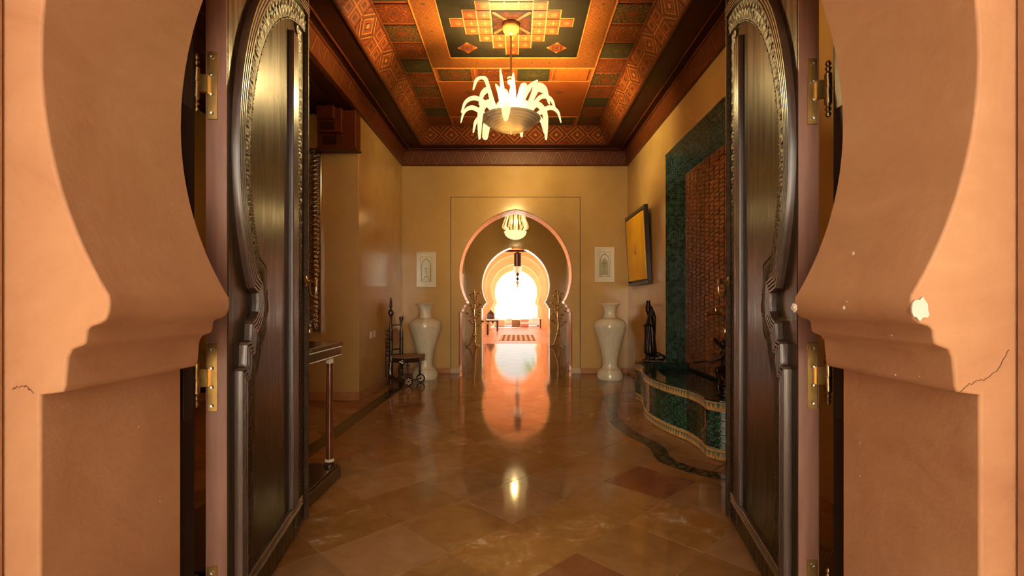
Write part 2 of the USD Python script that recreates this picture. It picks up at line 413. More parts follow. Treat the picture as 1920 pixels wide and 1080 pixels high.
def pattern(name, kind, stops, noise_amt=.12, nscale=40., rough=.42, bump=.3, rep=(1, 1), spec=.4):
    """painted ornament on board, in cells counted by the uv: nested lozenges, squares, petals, crosses or zigzags in the flat colours of stops"""
    n = {'a': ('attribute', {'attribute': 'st'}), 'mp': ('mapping', {'scale': (rep[0], rep[1], 1)}), 'fr': ('vector_math', {'math_type': 'fraction'}), 's': ('separate_xyz', {}),
         'x0': ('math', {'math_type': 'subtract', 'value2': .5}), 'y0': ('math', {'math_type': 'subtract', 'value2': .5}),
         'x': ('math', {'math_type': 'absolute'}), 'y': ('math', {'math_type': 'absolute'}),
         'g': ('geometry', {}), 'n': ('noise_texture', {'scale': nscale, 'detail': 2.}), 'nm': ('math', {'math_type': 'multiply_add', 'value2': noise_amt, 'value3': -noise_amt / 2}),
         'd': ('math', {'math_type': 'add'}), 'r': ('rgb_ramp', {'ramp': stops, 'interpolate': False}),
         'p': ('principled_bsdf', {'roughness': rough, 'specular_ior_level': spec}), 'b': ('bump', {'strength': bump, 'distance': .004})}
    l = [('a.vector', 'mp.vector'), ('mp.vector', 'fr.vector1'), ('fr.vector', 's.vector'), ('s.x', 'x0.value1'), ('s.y', 'y0.value1'), ('x0.value', 'x.value1'), ('y0.value', 'y.value1'),
         ('g.position', 'n.vector'), ('n.fac', 'nm.value1'), ('nm.value', 'd.value2'), ('d.value', 'r.fac'), ('r.color', 'p.base_color'), ('d.value', 'b.height'), ('b.normal', 'p.normal')]
    if kind == 'lozenge':
        n['q'] = ('math', {'math_type': 'add'}); l += [('x.value', 'q.value1'), ('y.value', 'q.value2'), ('q.value', 'd.value1')]
    elif kind == 'square':
        n['q'] = ('math', {'math_type': 'maximum'}); n['k'] = ('math', {'math_type': 'multiply', 'value2': 2.}); l += [('x.value', 'q.value1'), ('y.value', 'q.value2'), ('q.value', 'k.value1'), ('k.value', 'd.value1')]
    elif kind == 'cross':
        n['q'] = ('math', {'math_type': 'minimum'}); n['k'] = ('math', {'math_type': 'maximum'}); n['w'] = ('math', {'math_type': 'multiply_add', 'value2': 3.2}); n['h'] = ('math', {'math_type': 'multiply', 'value2': .5})
        l += [('x.value', 'q.value1'), ('y.value', 'q.value2'), ('x.value', 'k.value1'), ('y.value', 'k.value2'), ('k.value', 'h.value1'), ('q.value', 'w.value1'), ('h.value', 'w.value3'), ('w.value', 'd.value1')]
    elif kind == 'petal':
        n['at'] = ('math', {'math_type': 'arctan2'}); n['m8'] = ('math', {'math_type': 'multiply', 'value2': 8.}); n['cs'] = ('math', {'math_type': 'cosine'})
        n['xx'] = ('math', {'math_type': 'multiply'}); n['yy'] = ('math', {'math_type': 'multiply'}); n['sm'] = ('math', {'math_type': 'add'}); n['rt'] = ('math', {'math_type': 'sqrt'})
        n['k'] = ('math', {'math_type': 'multiply_add', 'value2': .07}); n['k2'] = ('math', {'math_type': 'multiply', 'value2': 1.5})
        l += [('x0.value', 'at.value1'), ('y0.value', 'at.value2'), ('at.value', 'm8.value1'), ('m8.value', 'cs.value1'), ('x0.value', 'xx.value1'), ('x0.value', 'xx.value2'), ('y0.value', 'yy.value1'), ('y0.value', 'yy.value2'),
              ('xx.value', 'sm.value1'), ('yy.value', 'sm.value2'), ('sm.value', 'rt.value1'), ('cs.value', 'k.value1'), ('rt.value', 'k.value3'), ('k.value', 'k2.value1'), ('k2.value', 'd.value1')]
    elif kind == 'zigzag':
        n['k'] = ('math', {'math_type': 'multiply', 'value2': 2.}); n['q'] = ('math', {'math_type': 'subtract'}); n['ab'] = ('math', {'math_type': 'absolute'})
        l += [('x.value', 'k.value1'), ('k.value', 'q.value1'), ('s.y', 'q.value2'), ('q.value', 'ab.value1'), ('ab.value', 'd.value1')]
    mk(name, n, l)

GO, OR, RE, DR, DK, GR = (.40, .15, .026), (.29, .075, .010), (.19, .036, .007), (.095, .020, .006), (.032, .015, .007), (.030, .028, .010)
pattern('lozenge_frieze', 'lozenge', [(0, GO), (.10, DK), (.16, RE), (.30, GO), (.35, DR), (.5, GO), (.55, DR), (.66, RE), (.82, DK), (.9, RE)], .10, 60)
pattern('square_frieze', 'square', [(0, RE), (.12, DK), (.26, RE), (.5, GO), (.56, RE), (.68, DK), (.75, RE), (.92, GO)], .12, 60)
pattern('zigzag_frieze', 'zigzag', [(0, (.26, .085, .018)), (.06, DR), (.30, (.17, .045, .010)), (.38, (.13, .03, .008)), (.62, DR), (.68, (.13, .03, .008))], .10, 60)
GB, OB = (.17, .055, .009), (.11, .030, .005)
pattern('gold_border', 'lozenge', [(0, DK), (.09, GB), (.16, OB), (.26, GB), (.33, OB), (.5, GB), (.56, OB), (.72, GB), (.8, OB)], .30, 45)
pattern('green_floral', 'petal', [(0, RE), (.14, DK), (.24, RE), (.33, GR), (.5, OR), (.56, GR), (.74, RE), (.82, GR)], .30, 50)
pattern('green_plain', 'petal', [(0, (.09, .055, .02)), (.2, GR), (.45, (.09, .05, .018)), (.52, GR)], .35, 55)
pattern('red_floral', 'petal', [(0, DK), (.12, RE), (.26, DR), (.45, OR), (.52, DR), (.7, RE), (.78, DR)], .30, 50)
pattern('orange_plain', 'square', [(0, DR), (.06, OR), (.9, (.25, .055, .008)), (.94, OR)], .05, 20, bump=.1)
MG, MO, MR, MD = (.16, .060, .011), (.075, .014, .0025), (.045, .007, .002), (.014, .004, .002)
pattern('medallion_flower', 'petal', [(0, MR), (.10, MG), (.24, MO), (.42, MR), (.52, MO), (.9, MO)], .05, 60, bump=.15)
pattern('medallion_cross', 'cross', [(0, MG), (.16, MO), (.36, MR), (.42, MO)], .05, 60, bump=.15)
pattern('medallion_heart', 'petal', [(0, MR), (.10, MD), (.2, MR), (.26, (.006, .003, .002)), (.38, MR), (.43, (.006, .003, .002)), (.55, MR), (.60, (.006, .003, .002))], .5, 55, spec=.1)
mottled('medallion_gold', [(.3, (.16, .058, .013)), (.7, (.20, .08, .02))], nscale=20, rough=.4)
pattern('lozenge_inlay', 'square', [(0, MD), (.18, MO), (.34, MD), (.48, MO), (.8, MG)], .06, 50)

# tiles of the fountain
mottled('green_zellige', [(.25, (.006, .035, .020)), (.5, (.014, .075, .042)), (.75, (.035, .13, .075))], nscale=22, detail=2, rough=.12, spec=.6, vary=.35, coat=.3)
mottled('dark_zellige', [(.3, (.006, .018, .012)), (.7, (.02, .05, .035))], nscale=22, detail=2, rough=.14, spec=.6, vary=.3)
simple('green_grout', (.42, .50, .40), .6)
simple('dark_grout', (.05, .07, .05), .6)
mottled('gold_tile', [(.3, (.60, .36, .10)), (.7, (.72, .47, .17))], nscale=18, rough=.2, vary=.12)
simple('teal_tile', (.13, .21, .15), .2)
mottled('terracotta_brick', [(.25, (.20, .065, .018)), (.5, (.33, .115, .032)), (.75, (.43, .17, .05))], nscale=30, detail=3, rough=.35, vary=.28)
simple('brick_joint', (.030, .034, .016), .6)
mk('mosaic_reveal', {'g': ('geometry', {}), 'v': ('voronoi_texture', {'scale': 34., 'feature': 'distance_to_edge', 'randomness': .35}), 'v2': ('voronoi_texture', {'scale': 34., 'randomness': .35}),
    'r': ('rgb_ramp', {'ramp': [(0, (.10, .14, .08)), (.05, (.06, .09, .05)), (.09, (.008, .05, .028)), (1, (.012, .065, .036))]}), 'h': ('separate_color', {}), 'hv': ('hsv', {}), 'mr': ('map_range', {'to_min': .25, 'to_max': 1.5}),
    'b': ('bump', {'strength': .7, 'distance': .004}), 'p': ('principled_bsdf', {'roughness': .13, 'specular_ior_level': .7})},
   [('g.position', 'v.vector'), ('g.position', 'v2.vector'), ('v.distance', 'r.fac'), ('v2.color', 'h.color'), ('h.r', 'mr.value'), ('mr.result', 'hv.value'), ('r.color', 'hv.color'), ('hv.color', 'p.base_color'), ('v2.distance', 'b.height'), ('b.normal', 'p.normal')])
mk('border_mosaic', {'g': ('geometry', {}), 'v': ('voronoi_texture', {'scale': 17., 'feature': 'distance_to_edge', 'randomness': .6}),
    'r': ('rgb_ramp', {'ramp': [(0, (.022, .016, .010)), (.09, (.022, .016, .010)), (.12, (.14, .075, .030)), (1, (.17, .09, .036))]}), 'p': ('principled_bsdf', {'roughness': .14})},
   [('g.position', 'v.vector'), ('v.distance', 'r.fac'), ('r.color', 'p.base_color')])
mk('water', {'p': ('principled_bsdf', {'base_color': (.010, .040, .030), 'roughness': .03, 'specular_ior_level': .6}), 'g': ('geometry', {}), 'n': ('noise_texture', {'scale': 9., 'detail': 2.}), 'b': ('bump', {'strength': .15, 'distance': .01})},
   [('g.position', 'n.vector'), ('n.fac', 'b.height'), ('b.normal', 'p.normal')])
# furnishings
mottled('celadon', [(.3, (.66, .63, .43)), (.5, (.76, .73, .52)), (.75, (.83, .80, .60))], scale=(3, 3, 1), nscale=9, detail=6, rough=.12, spec=.55, coat=.4, distortion=1.2)
mottled('bronze', [(.3, (.022, .014, .010)), (.7, (.050, .032, .022))], nscale=20, rough=.28, metal=.6, spec=.6)
mottled('silver', [(.3, (.24, .20, .15)), (.7, (.62, .57, .48))], nscale=60, rough=.25, metal=1.)
simple('bright_silver', (.80, .76, .68), .15, 1.)
simple('mirror_glass', (.80, .74, .58), .02, 1.)
mottled('yellow_canvas', [(.3, (.80, .42, .012)), (.7, (.92, .54, .03))], nscale=2.5, rough=.55)
simple('orange_paint', (.45, .12, .01), .5)
simple('dark_frame', (.020, .010, .008), .35)
mottled('print_paper', [(.3, (.82, .76, .60)), (.7, (.88, .82, .66))], nscale=9, rough=.35)
simple('print_frame', (.84, .78, .62), .25)
simple('print_ink', (.30, .25, .15), .6)
simple('print_wash', (.50, .46, .28), .5)
mk('picture_glass', {'t': ('transparent_bsdf', {'color': (.97, .97, .95)}), 'g': ('glossy_bsdf', {'color': (1, 1, 1), 'roughness': .03}), 'f': ('fresnel', {'IOR': 1.5}), 'm': ('mix_closure', {})}, [('f.fac', 'm.fac'), ('t.BSDF', 'm.closure1'), ('g.BSDF', 'm.closure2')], surface='m.closure')
simple('white_plastic', (.85, .80, .70), .3)
mottled('chair_wood', [(.3, (.018, .009, .006)), (.7, (.045, .022, .012))], nscale=20, rough=.25, spec=.6, coat=.3)
simple('chair_seat', (.25, .14, .06), .35)
simple('pearl', (.75, .68, .55), .2)
mottled('console_wood', [(.3, (.020, .010, .008)), (.7, (.042, .022, .014))], scale=(6, 1, 6), nscale=4, rough=.2, spec=.6, coat=.5)
mottled('rosewood', [(.3, (.09, .022, .008)), (.7, (.16, .045, .015))], scale=(4, 4, 1), nscale=8, rough=.15, coat=.6)
simple('ivory', (.78, .68, .50), .3)
# glowing glass of the chandeliers
def glow(name, em, strength, base=(.045, .036, .02), clear=.35):
    mk(name, {'p': ('principled_bsdf', {'base_color': base, 'roughness': .2, 'emission_color': em, 'emission_strength': strength}), 'tr': ('translucent_bsdf', {'color': (.05, .042, .026)}), 'mx': ('mix_closure', {'fac': .45}), 'cl': ('transparent_bsdf', {}), 'm2': ('mix_closure', {'fac': clear})},
       [('p.BSDF', 'mx.closure1'), ('tr.BSDF', 'mx.closure2'), ('mx.closure', 'm2.closure1'), ('cl.BSDF', 'm2.closure2')], surface='m2.closure')
glow('lit_glass', (1.0, .73, .33), 1.9)
glow('lit_glass_amber', (1.0, .58, .15), 1.2)
mk('ridged_glass', {'p': ('principled_bsdf', {'base_color': (.42, .36, .27), 'roughness': .22, 'specular_ior_level': .6}), 'tr': ('translucent_bsdf', {'color': (.55, .42, .25)}), 'mx': ('mix_closure', {'fac': .05}), 'cl': ('transparent_bsdf', {'color': (.9, .8, .6)}), 'm2': ('mix_closure', {'fac': .07})},
   [('p.BSDF', 'mx.closure1'), ('tr.BSDF', 'mx.closure2'), ('mx.closure', 'm2.closure1'), ('cl.BSDF', 'm2.closure2')], surface='m2.closure')
mk('bulb_glow', {'e': ('emission', {'color': (1.0, .85, .6), 'strength': 14.})}, [], surface='e.emission')
simple('amber_glass', (.30, .17, .05), .15, 0., .6)
# outside and the arcade
mottled('pale_paving', [(.3, (.62, .52, .42)), (.7, (.72, .62, .50))], nscale=2, rough=.8)
mk('arcade_paving', {'g': ('geometry', {}), 'k': ('brick_texture', {'color1': (.46, .25, .18), 'color2': (.52, .30, .22), 'mortar': (.32, .17, .12), 'scale': 1., 'mortar_size': .008, 'brick_width': .4, 'row_height': .4, 'offset': 0.}), 'p': ('principled_bsdf', {'roughness': .3})},
   [('g.position', 'k.vector'), ('k.color', 'p.base_color')])
simple('white_paint', (.80, .76, .70), .5)
simple('tan_cloth', (.50, .34, .20), .8)
simple('brown_cloth', (.20, .12, .05), .8)
simple('terracotta_cloth', (.55, .22, .13), .8)
simple('rug_dark', (.20, .10, .07), .9)
simple('rug_light', (.60, .44, .32), .9)
simple('blue_glass', (.05, .08, .12), .15)
mk('clear_cup', {'p': ('principled_bsdf', {'base_color': (.95, .92, .85), 'roughness': .15, 'transmission_weight': .6})}, [])
mk('leaf_green', {'p': ('principled_bsdf', {'base_color': (.10, .20, .05), 'roughness': .5}), 'tr': ('translucent_bsdf', {'color': (.25, .40, .08)}), 'mx': ('mix_closure', {'fac': .35})}, [('p.BSDF', 'mx.closure1'), ('tr.BSDF', 'mx.closure2')], surface='mx.closure')
simple('trunk_bark', (.22, .14, .09), .9)
simple('stem_plaster_white', (.85, .82, .75), .8)
# ------------------------------------------------------------------ the setting
PORCH = 0.4
CX = -0.0135                          # the arches' axis
HL, HR, YF, YB = -1.93, 1.886, 1.47, 8.12   # hall: its two side walls, inside of the entrance wall, far wall
S = 'structure'
low_front = [(1.0137, 0), (1.0137, .5), (1.0137, 1.0), (.985, 1.003), (.966, 1.006), (.9605, 1.02), (.958, 1.05), (.955, 1.082), (.946, 1.098), (.925, 1.106), (.917, 1.112),
             (.9145, 1.125), (.913, 1.14), (.905, 1.148), (.885, 1.154), (.873, 1.163), (.8665, 1.178), (.8645, 1.195), (.866, 1.215)]
low_in = [(.953, 0), (.953, 1.03), (.92, 1.036), (.915, 1.05), (.912, 1.10), (.885, 1.112), (.878, 1.125), (.875, 1.155), (.84, 1.17), (.829, 1.19), (.826, 1.218)]
half_front = arch_half(1.0115, 1.737, .13, low_front)
half_in = arch_half(.951, 1.669, .163, low_in)

wf = thing('wall_front', 'thick salmon plaster entrance wall with the keyhole arch opening and stepped imposts', 'wall', kind=S)
P(wf, 'arch_wall', wall_with_arch((-3.9, -.1, 2.3, 4.4), half_front, CX, 1.035, YF, .007), 'salmon_plaster', 30)
for x0, x1 in ((-6.5, CX - 1.088), (CX + 1.088, 6.5)):
    P(wf, 'outer_pier', bx(x0, x1, PORCH, 1.034, -.1, 3.2, .006), 'salmon_plaster', 30)
P(wf, 'outer_lintel', bx(-6.5, 6.5, PORCH, 1.034, 3.2, 3.7), 'salmon_plaster', 30)
def flake(parent, c, pts, mat, y0, t=.004, n=None):
    poly = Polygon(pts)
    P(parent, 'plaster_chip' if mat == 'plaster_chip' else 'crack', extrude(poly, t, frame((c[0], y0, c[1]), (1, 0, 0), (0, 0, 1), (0, -1, 0))), mat, False)
# chipped plaster on the nose of the impost, and hairline cracks beside the imposts
def blotch(n, r, seed, sx=1., sz=1.):
    q = random.Random(seed); return [(sx * r * (.65 + .5 * q.random()) * math.cos(a), sz * r * (.65 + .5 * q.random()) * math.sin(a)) for a in np.linspace(0, 2 * PI, n, endpoint=False)]
flake(wf, (.868, 1.185), blotch(15, .020, 3, 1.0, 1.35), 'plaster_chip', 1.0335)
for px, py, yy, r in ():
    m = ball((CX + half_front[20][0], yy, 1.28), r, 1, (.3, 1.2, 1)); P(wf, 'plaster_chip', m, 'plaster_chip', False)
def on_soffit(px, py):
    """where the line of sight through a spot of the opening's reveal meets it"""
    hz, hx = np.array([q[1] for q in half_front]), np.array([q[0] for q in half_front])
    for y in np.linspace(1.04, 1.468, 240):
        x, z = (px - 968) / 900 * y, 1.2 + (567 - py) / 900 * y
        if abs(x - CX) < np.interp(z, hz, hx):
            return x, y, z
for px, py, r in ((1600, 475, .0042), (1489, 577, .010), (1582, 577, .0042), (1679, 703, .0022), (1724, 706, .0018), (1672, 629, .0018), (1612, 830, .002), (1612, 893, .0018), (1588, 566, .002), (260, 800, .002), (300, 940, .002)):
    q = on_soffit(px, py)
    if q:
        m = ball((0, 0, 0), r, 2, (.35, 1.0, 1.0)); qq = random.Random(px)
        m.vertices *= np.array([[1, qq.uniform(.5, 1.2), qq.uniform(.5, 1.2)] for _ in m.vertices]); m.apply_translation(q); P(wf, 'plaster_chip', m, 'plaster_chip', False)
def hairline(pts, w):
    p = smooth_curve(pts, 24); q = random.Random(5)
    p = p + np.array([[0, q.uniform(-.003, .003)] for _ in p])
    return LineString(p).buffer(w, cap_style=2)
for pts in ([(.955, 1.003), (.98, 1.025), (1.01, 1.035), (1.04, 1.06), (1.062, 1.10)], [(-1.04, 1.003), (-1.06, 1.02), (-1.085, 1.014)]):
    P(wf, 'crack', extrude(hairline(pts, .0005), .0012, frame((0, 1.0349, 0), (1, 0, 0), (0, 0, 1), (0, -1, 0))), 'crack', False)

wl = thing('wall_left', 'ochre polished plaster wall with a return beside the mirror recess', 'wall', kind=S)
P(wl, 'plaster', bx(-4.1, HL, 5.88, YB, -.1, 4.2, .012), 'ochre_plaster', 30)
wl2 = thing('wall_left', 'ochre plaster wall closing the recess behind the console table', 'wall', kind=S)
P(wl2, 'plaster', bx(-4.1, -3.8, YF, 5.88, -.1, 4.2), 'ochre_plaster')
wr = thing('wall_right', 'ochre polished plaster wall holding the tiled fountain niche and the yellow painting', 'wall', kind=S)
NY0, NY1, NZ, NX = 3.63, 6.06, 3.065, 2.148
hole = sbox(NY0, -.2, NY1, NZ)
T = frame((HR, 0, 0), (0, 1, 0), (0, 0, 1), (1, 0, 0))
P(wr, 'plaster', extrude(sbox(YF, -.1, YB + .42, 4.2).difference(hole), .38, T), 'ochre_plaster', False)
P(wr, 'backing', bx(2.2, 2.268, YF, YB + .42, -.1, 4.2), 'umber_plaster')
wb = thing('wall_back', 'far hall wall of ochre plaster with a pointed keyhole arch in a raised panel', 'wall', kind=S)
P(wb, 'arch_wall', wall_with_arch((-4.1, -.1, 2.27, 4.2), half_in, CX, YB, 8.54, .012), 'ochre_plaster', 30)
P(wb, 'raised_panel', wall_with_arch((CX - 1.087, 0, CX + 1.087, 2.97), [(x + .004, z) for x, z in half_in], CX, YB - .022, YB + .002, .008), 'ochre_plaster', 30)
groove = sbox(CX - 1.099, 0, CX + 1.099, 2.982).difference(sbox(CX - 1.087, -1, CX + 1.087, 2.97))
P(wb, 'groove', extrude(groove, .003, frame((0, YB, 0), (1, 0, 0), (0, 0, 1), (0, -1, 0))), 'frame_wood', False, label='dark groove line around the raised panel')
for s in (-1, 1):
    P(wb, 'jamb_lining', bx(CX + s * .9525, CX + s * .944, YB + .02, 8.52, .11, 1.03, .003), 'red_jamb', label='dull red lining of the arch jamb')
    P(wb, 'jamb_plinth', bx(CX + s * .945, CX + s * 1.098, YB - .034, YB + .12, 0, .085, .006), 'plinth_stone', label='pale stone block at the foot of the arch jamb')
# the second room
w21 = thing('wall_left', 'plaster side wall of the passage room carrying a small pale sign', 'wall', kind=S)
P(w21, 'plaster', bx(CX - 1.7, CX - 1.4, 8.54, 13.5, -.1, 4.2), 'ochre_plaster')
P(w21, 'sign', bx(CX - 1.4, CX - 1.385, 12.3, 12.75, 1.55, 1.95, .004), 'print_paper', label='small pale sign')
w22 = thing('wall_right', 'plaster side wall of the passage room beyond the first arch', 'wall', kind=S)
P(w22, 'plaster', bx(CX + 1.4, CX + 1.7, 8.54, 13.5, -.1, 4.2), 'ochre_plaster')
w23 = thing('wall_back', 'second arched plaster wall, between the passage room and the open arcade', 'wall', kind=S)
P(w23, 'arch_wall', wall_with_arch((-3.4, -.1, 3.4, 4.2), half_in, CX, 13.5, 13.92, .012), 'ochre_plaster', 30)
P(w23, 'raised_panel', wall_with_arch((CX - 1.07, 0, CX + 1.07, 2.95), [(x + .012, z) for x, z in half_in], CX, 13.475, 13.502, .008), 'ochre_plaster', 30)
# arcade of terracotta arches, open at its sides
half_arc = arch_half(1.10, 1.72, .07, [(1.12, 0), (1.12, 1.0), (1.06, 1.01), (1.05, 1.10), (1.0, 1.12), (.99, 1.2), (.985, 1.24)])
for k, y in enumerate((17.0, 21.0, 25.0)):
    w = thing('wall_back', ['terracotta arcade arch nearest the passage room', 'terracotta arcade arch in the middle of the gallery', 'terracotta arcade arch opening on the bright garden'][k], 'wall', kind=S)
    P(w, 'arch_wall', wall_with_arch((-2.1, -.1, 2.1, 3.35), half_arc, CX, y, y + .4, .01), 'orange_plaster', 30)
a_roof = thing('ceiling', 'terracotta flat roof over the arcade with dark cross beams', 'ceiling', kind=S)
P(a_roof, 'roof_slab', bx(-2.6, 2.6, 13.92, 25.5, 3.35, 3.6), 'orange_plaster')
for y, zb_ in ((15.2, 2.80), (19.2, 3.2), (23.2, 3.2)):
    P(a_roof, 'beam', bx(-2.1, 2.1, y, y + .07, zb_, zb_ + .06), 'dark_red_wood')
    for sx in (-2.08, 2.02):
        P(a_roof, 'hanger', bx(sx, sx + .06, y + .005, y + .065, zb_ + .06, 3.35), 'dark_red_wood')
roof = thing('roof', 'flat roof over the hall and the passage room', 'roof', kind=S)
P(roof, 'roof_slab', bx(-4.1, 2.27, 1.04, 13.92, 4.2, 4.45), 'salmon_plaster')
c2 = thing('ceiling', 'dark red wooden ceiling of the passage room', 'ceiling', kind=S)
P(c2, 'board', bx(CX - 1.4, CX + 1.4, 8.54, 13.5, 3.74, 3.8), 'dark_red_wood')
c3 = thing('ceiling', 'dark red plank ceiling over the mirror recess', 'ceiling', kind=S)
for k in range(10):
    x = -3.8 + k * .187
    P(c3, 'plank', bx(x, x + .182, YF, 5.88, 3.5 + .003 * (k % 2), 3.54, .004), 'dark_red_wood')
P(c3, 'backing', bx(-3.8, HL - .01, YF, 5.88, 3.54, 3.58), 'dark_red_wood')

# floor: polished slabs laid on the diagonal, cut round the mosaic bands and the fountain
foot = [(1.90, 3.60), (1.63, 3.60)] + [tuple(q) for q in smooth_curve([(1.60, 3.605), (1.53, 3.64), (1.476, 3.72)], 8)] + [tuple(q) for q in smooth_curve([(1.476, 3.74), (1.497, 3.95), (1.478, 4.17)], 9)] \
    + [tuple(q) for q in smooth_curve([(1.470, 4.18), (1.385, 4.46), (1.340, 4.84), (1.385, 5.22), (1.470, 5.50)], 25)] + [tuple(q) for q in smooth_curve([(1.478, 5.51), (1.497, 5.73), (1.476, 5.96)], 9)] + [(1.53, 6.04), (1.60, 6.075), (1.90, 6.085)]
foot_poly = Polygon(foot)
rooms = unary_union([sbox(-3.8, YF, HR, YB), sbox(CX - .944, 8.1, CX + .944, 8.56), sbox(CX - 1.4, 8.54, CX + 1.4, 13.5), sbox(CX - .953, 13.4, CX + .953, 13.92), sbox(CX - 1.0, 1.035, CX + 1.0, 1.5)])
rooms = rooms.difference(sbox(-4.2, 5.88, HL, YB))
ring = foot_poly.buffer(.40, join_style=2, mitre_limit=1.5).difference(foot_poly.buffer(.27, join_style=2, mitre_limit=1.5)).intersection(sbox(0, 2, HR, 7.0))
lband = unary_union([sbox(-1.74, 2.4, -1.60, 7.3), sbox(-1.74, 7.16, -1.0, 7.3)]).intersection(rooms)
rband = unary_union([sbox(1.05, 6.5, 1.19, 7.3), sbox(1.05, 7.16, 1.886, 7.3)])
bands = unary_union([ring, lband])
fl = thing('floor', 'polished honey marble floor laid diagonally, running from the doors to the arcade', 'floor', kind=S)
P(fl, 'bed', extrude(unary_union([rooms]), .1, frame((0, 0, -.1035), (1, 0, 0), (0, 1, 0), (0, 0, 1))), 'grout', False)
items = []
tq = .613 / 2
field = rooms.difference(bands.buffer(.003)).difference(foot_poly.buffer(.002))
RED = {(0, -1), (2, 3)}
for i in range(-16, 12):
    for j in range(-6, 42):
        if (i + j) % 2 == 0:
            continue
        c = (.286 + i * tq, 2.303 + j * tq)
        g = tq - .0030
        t = Polygon([(c[0] - g, c[1]), (c[0], c[1] - g), (c[0] + g, c[1]), (c[0], c[1] + g)]).intersection(field)
        for q in shapes_of(t):
            if q.area < .0015:
                continue
            mat = 'red_marble' if (i, j) in RED else rnd.choices(['honey_marble', 'veined_marble', 'pale_marble'], [6, 2, 2])[0]
            if (i, j) in ((-1, -1), (-1, 0), (0, 1)):
                mat = 'veined_marble'
            if (i, j) in ((3, 2), (4, 1)):
                mat = 'pale_marble'
            m = extrude(q, .02, frame((0, 0, -.0202), (1, 0, 0), (0, 1, 0), (0, 0, 1)))
            m.vertices[:, 2] += np.where(m.vertices[:, 2] > -.01, (m.vertices[:, 0] - c[0]) * rnd.uniform(-.0006, .0006) + (m.vertices[:, 1] - c[1]) * rnd.uniform(-.0006, .0006), 0)
            items.append((m, mat, seen((c[0], c[1], 0)) + (3 if c[0] < HL else 0)))
pieces(fl, 'tile', items, 300)
for q in shapes_of(bands):
    P(fl, 'mosaic_band', extrude(q, .018, frame((0, 0, -.0184), (1, 0, 0), (0, 1, 0), (0, 0, 1))), 'border_mosaic', False, label='dark scrolled mosaic band let into the marble')
f2 = thing('floor', 'pinkish tiled floor of the open arcade', 'floor', kind=S)
P(f2, 'paving', bx(-2.6, 2.6, 13.92, 25.5, -.1, -.002), 'arcade_paving')
# skirting
def skirt(side, label, m):
    b = thing('baseboard_' + side, label, 'baseboard', kind=S); P(b, 'board', m, 'baseboard_stone')
skirt('back', 'terracotta skirting on the far wall beside the chair', bx(HL, CX - 1.1, YB - .018, YB, 0, .09, .004))
skirt('back', 'terracotta skirting on the far wall behind the vase near the fountain', bx(CX + 1.1, HR, YB - .018, YB, 0, .09, .004))
skirt('left', 'terracotta skirting along the wall behind the carved chair', bx(HL, HL + .018, 5.87, YB - .02, 0, .10, .004))
skirt('left', 'terracotta skirting below the tall mirror', bx(-3.8, HL + .018, 5.862, 5.88, 0, .10, .004))
skirt('right', 'terracotta skirting below the yellow painting', bx(HR - .018, HR, 6.1, YB - .02, 0, .09, .004))

# ------------------------------------------------------------------ painted ceiling
xc, RX, RY0, RY1 = -.03, 1.33, 2.06, 7.57
ZF, ZS = 4.0, 3.76
AX0, AX1, AY0, AY1 = -1.535, 1.475, 1.87, 7.76
ce = thing('ceiling', 'painted wooden hall ceiling with stepped orange medallion on black and sloping friezes', 'ceiling', kind=S)
P(ce, 'board', bx(-1.45, 1.40, RY0 - .08, RY1 + .08, ZF, ZF + .04), 'orange_wood')
ringp = sbox(HL, YF, HR, YB).difference(sbox(AX0, AY0, AX1, AY1))
P(ce, 'soffit', extrude(ringp, .04, frame((0, 0, ZS), (1, 0, 0), (0, 1, 0), (0, 0, 1))), 'dark_red_wood', False, label='plain dark soffit between frieze and cornice')
A = [(AX0, AY0, ZS), (AX1, AY0, ZS), (AX1, AY1, ZS), (AX0, AY1, ZS)]
B = [(xc - RX, RY0, ZF), (xc + RX, RY0, ZF), (xc + RX, RY1, ZF), (xc - RX, RY1, ZF)]
def bar(p0, p1, w, h, up=(0, 0, 1)):
    p0, p1, up = np.array(p0, float), np.array(p1, float), np.array(up, float)
    d = p1 - p0; L = np.linalg.norm(d); d /= L; sd = np.cross(d, up); sd /= np.linalg.norm(sd); u2 = np.cross(sd, d)
    m = bx(0, L, -w / 2, w / 2, -h / 2, h / 2, min(w, h) * .25); m.apply_transform(frame(p0, d, sd, u2))
    if np.linalg.det(frame(p0, d, sd, u2)[:3, :3]) < 0:
        m.invert()
    return m
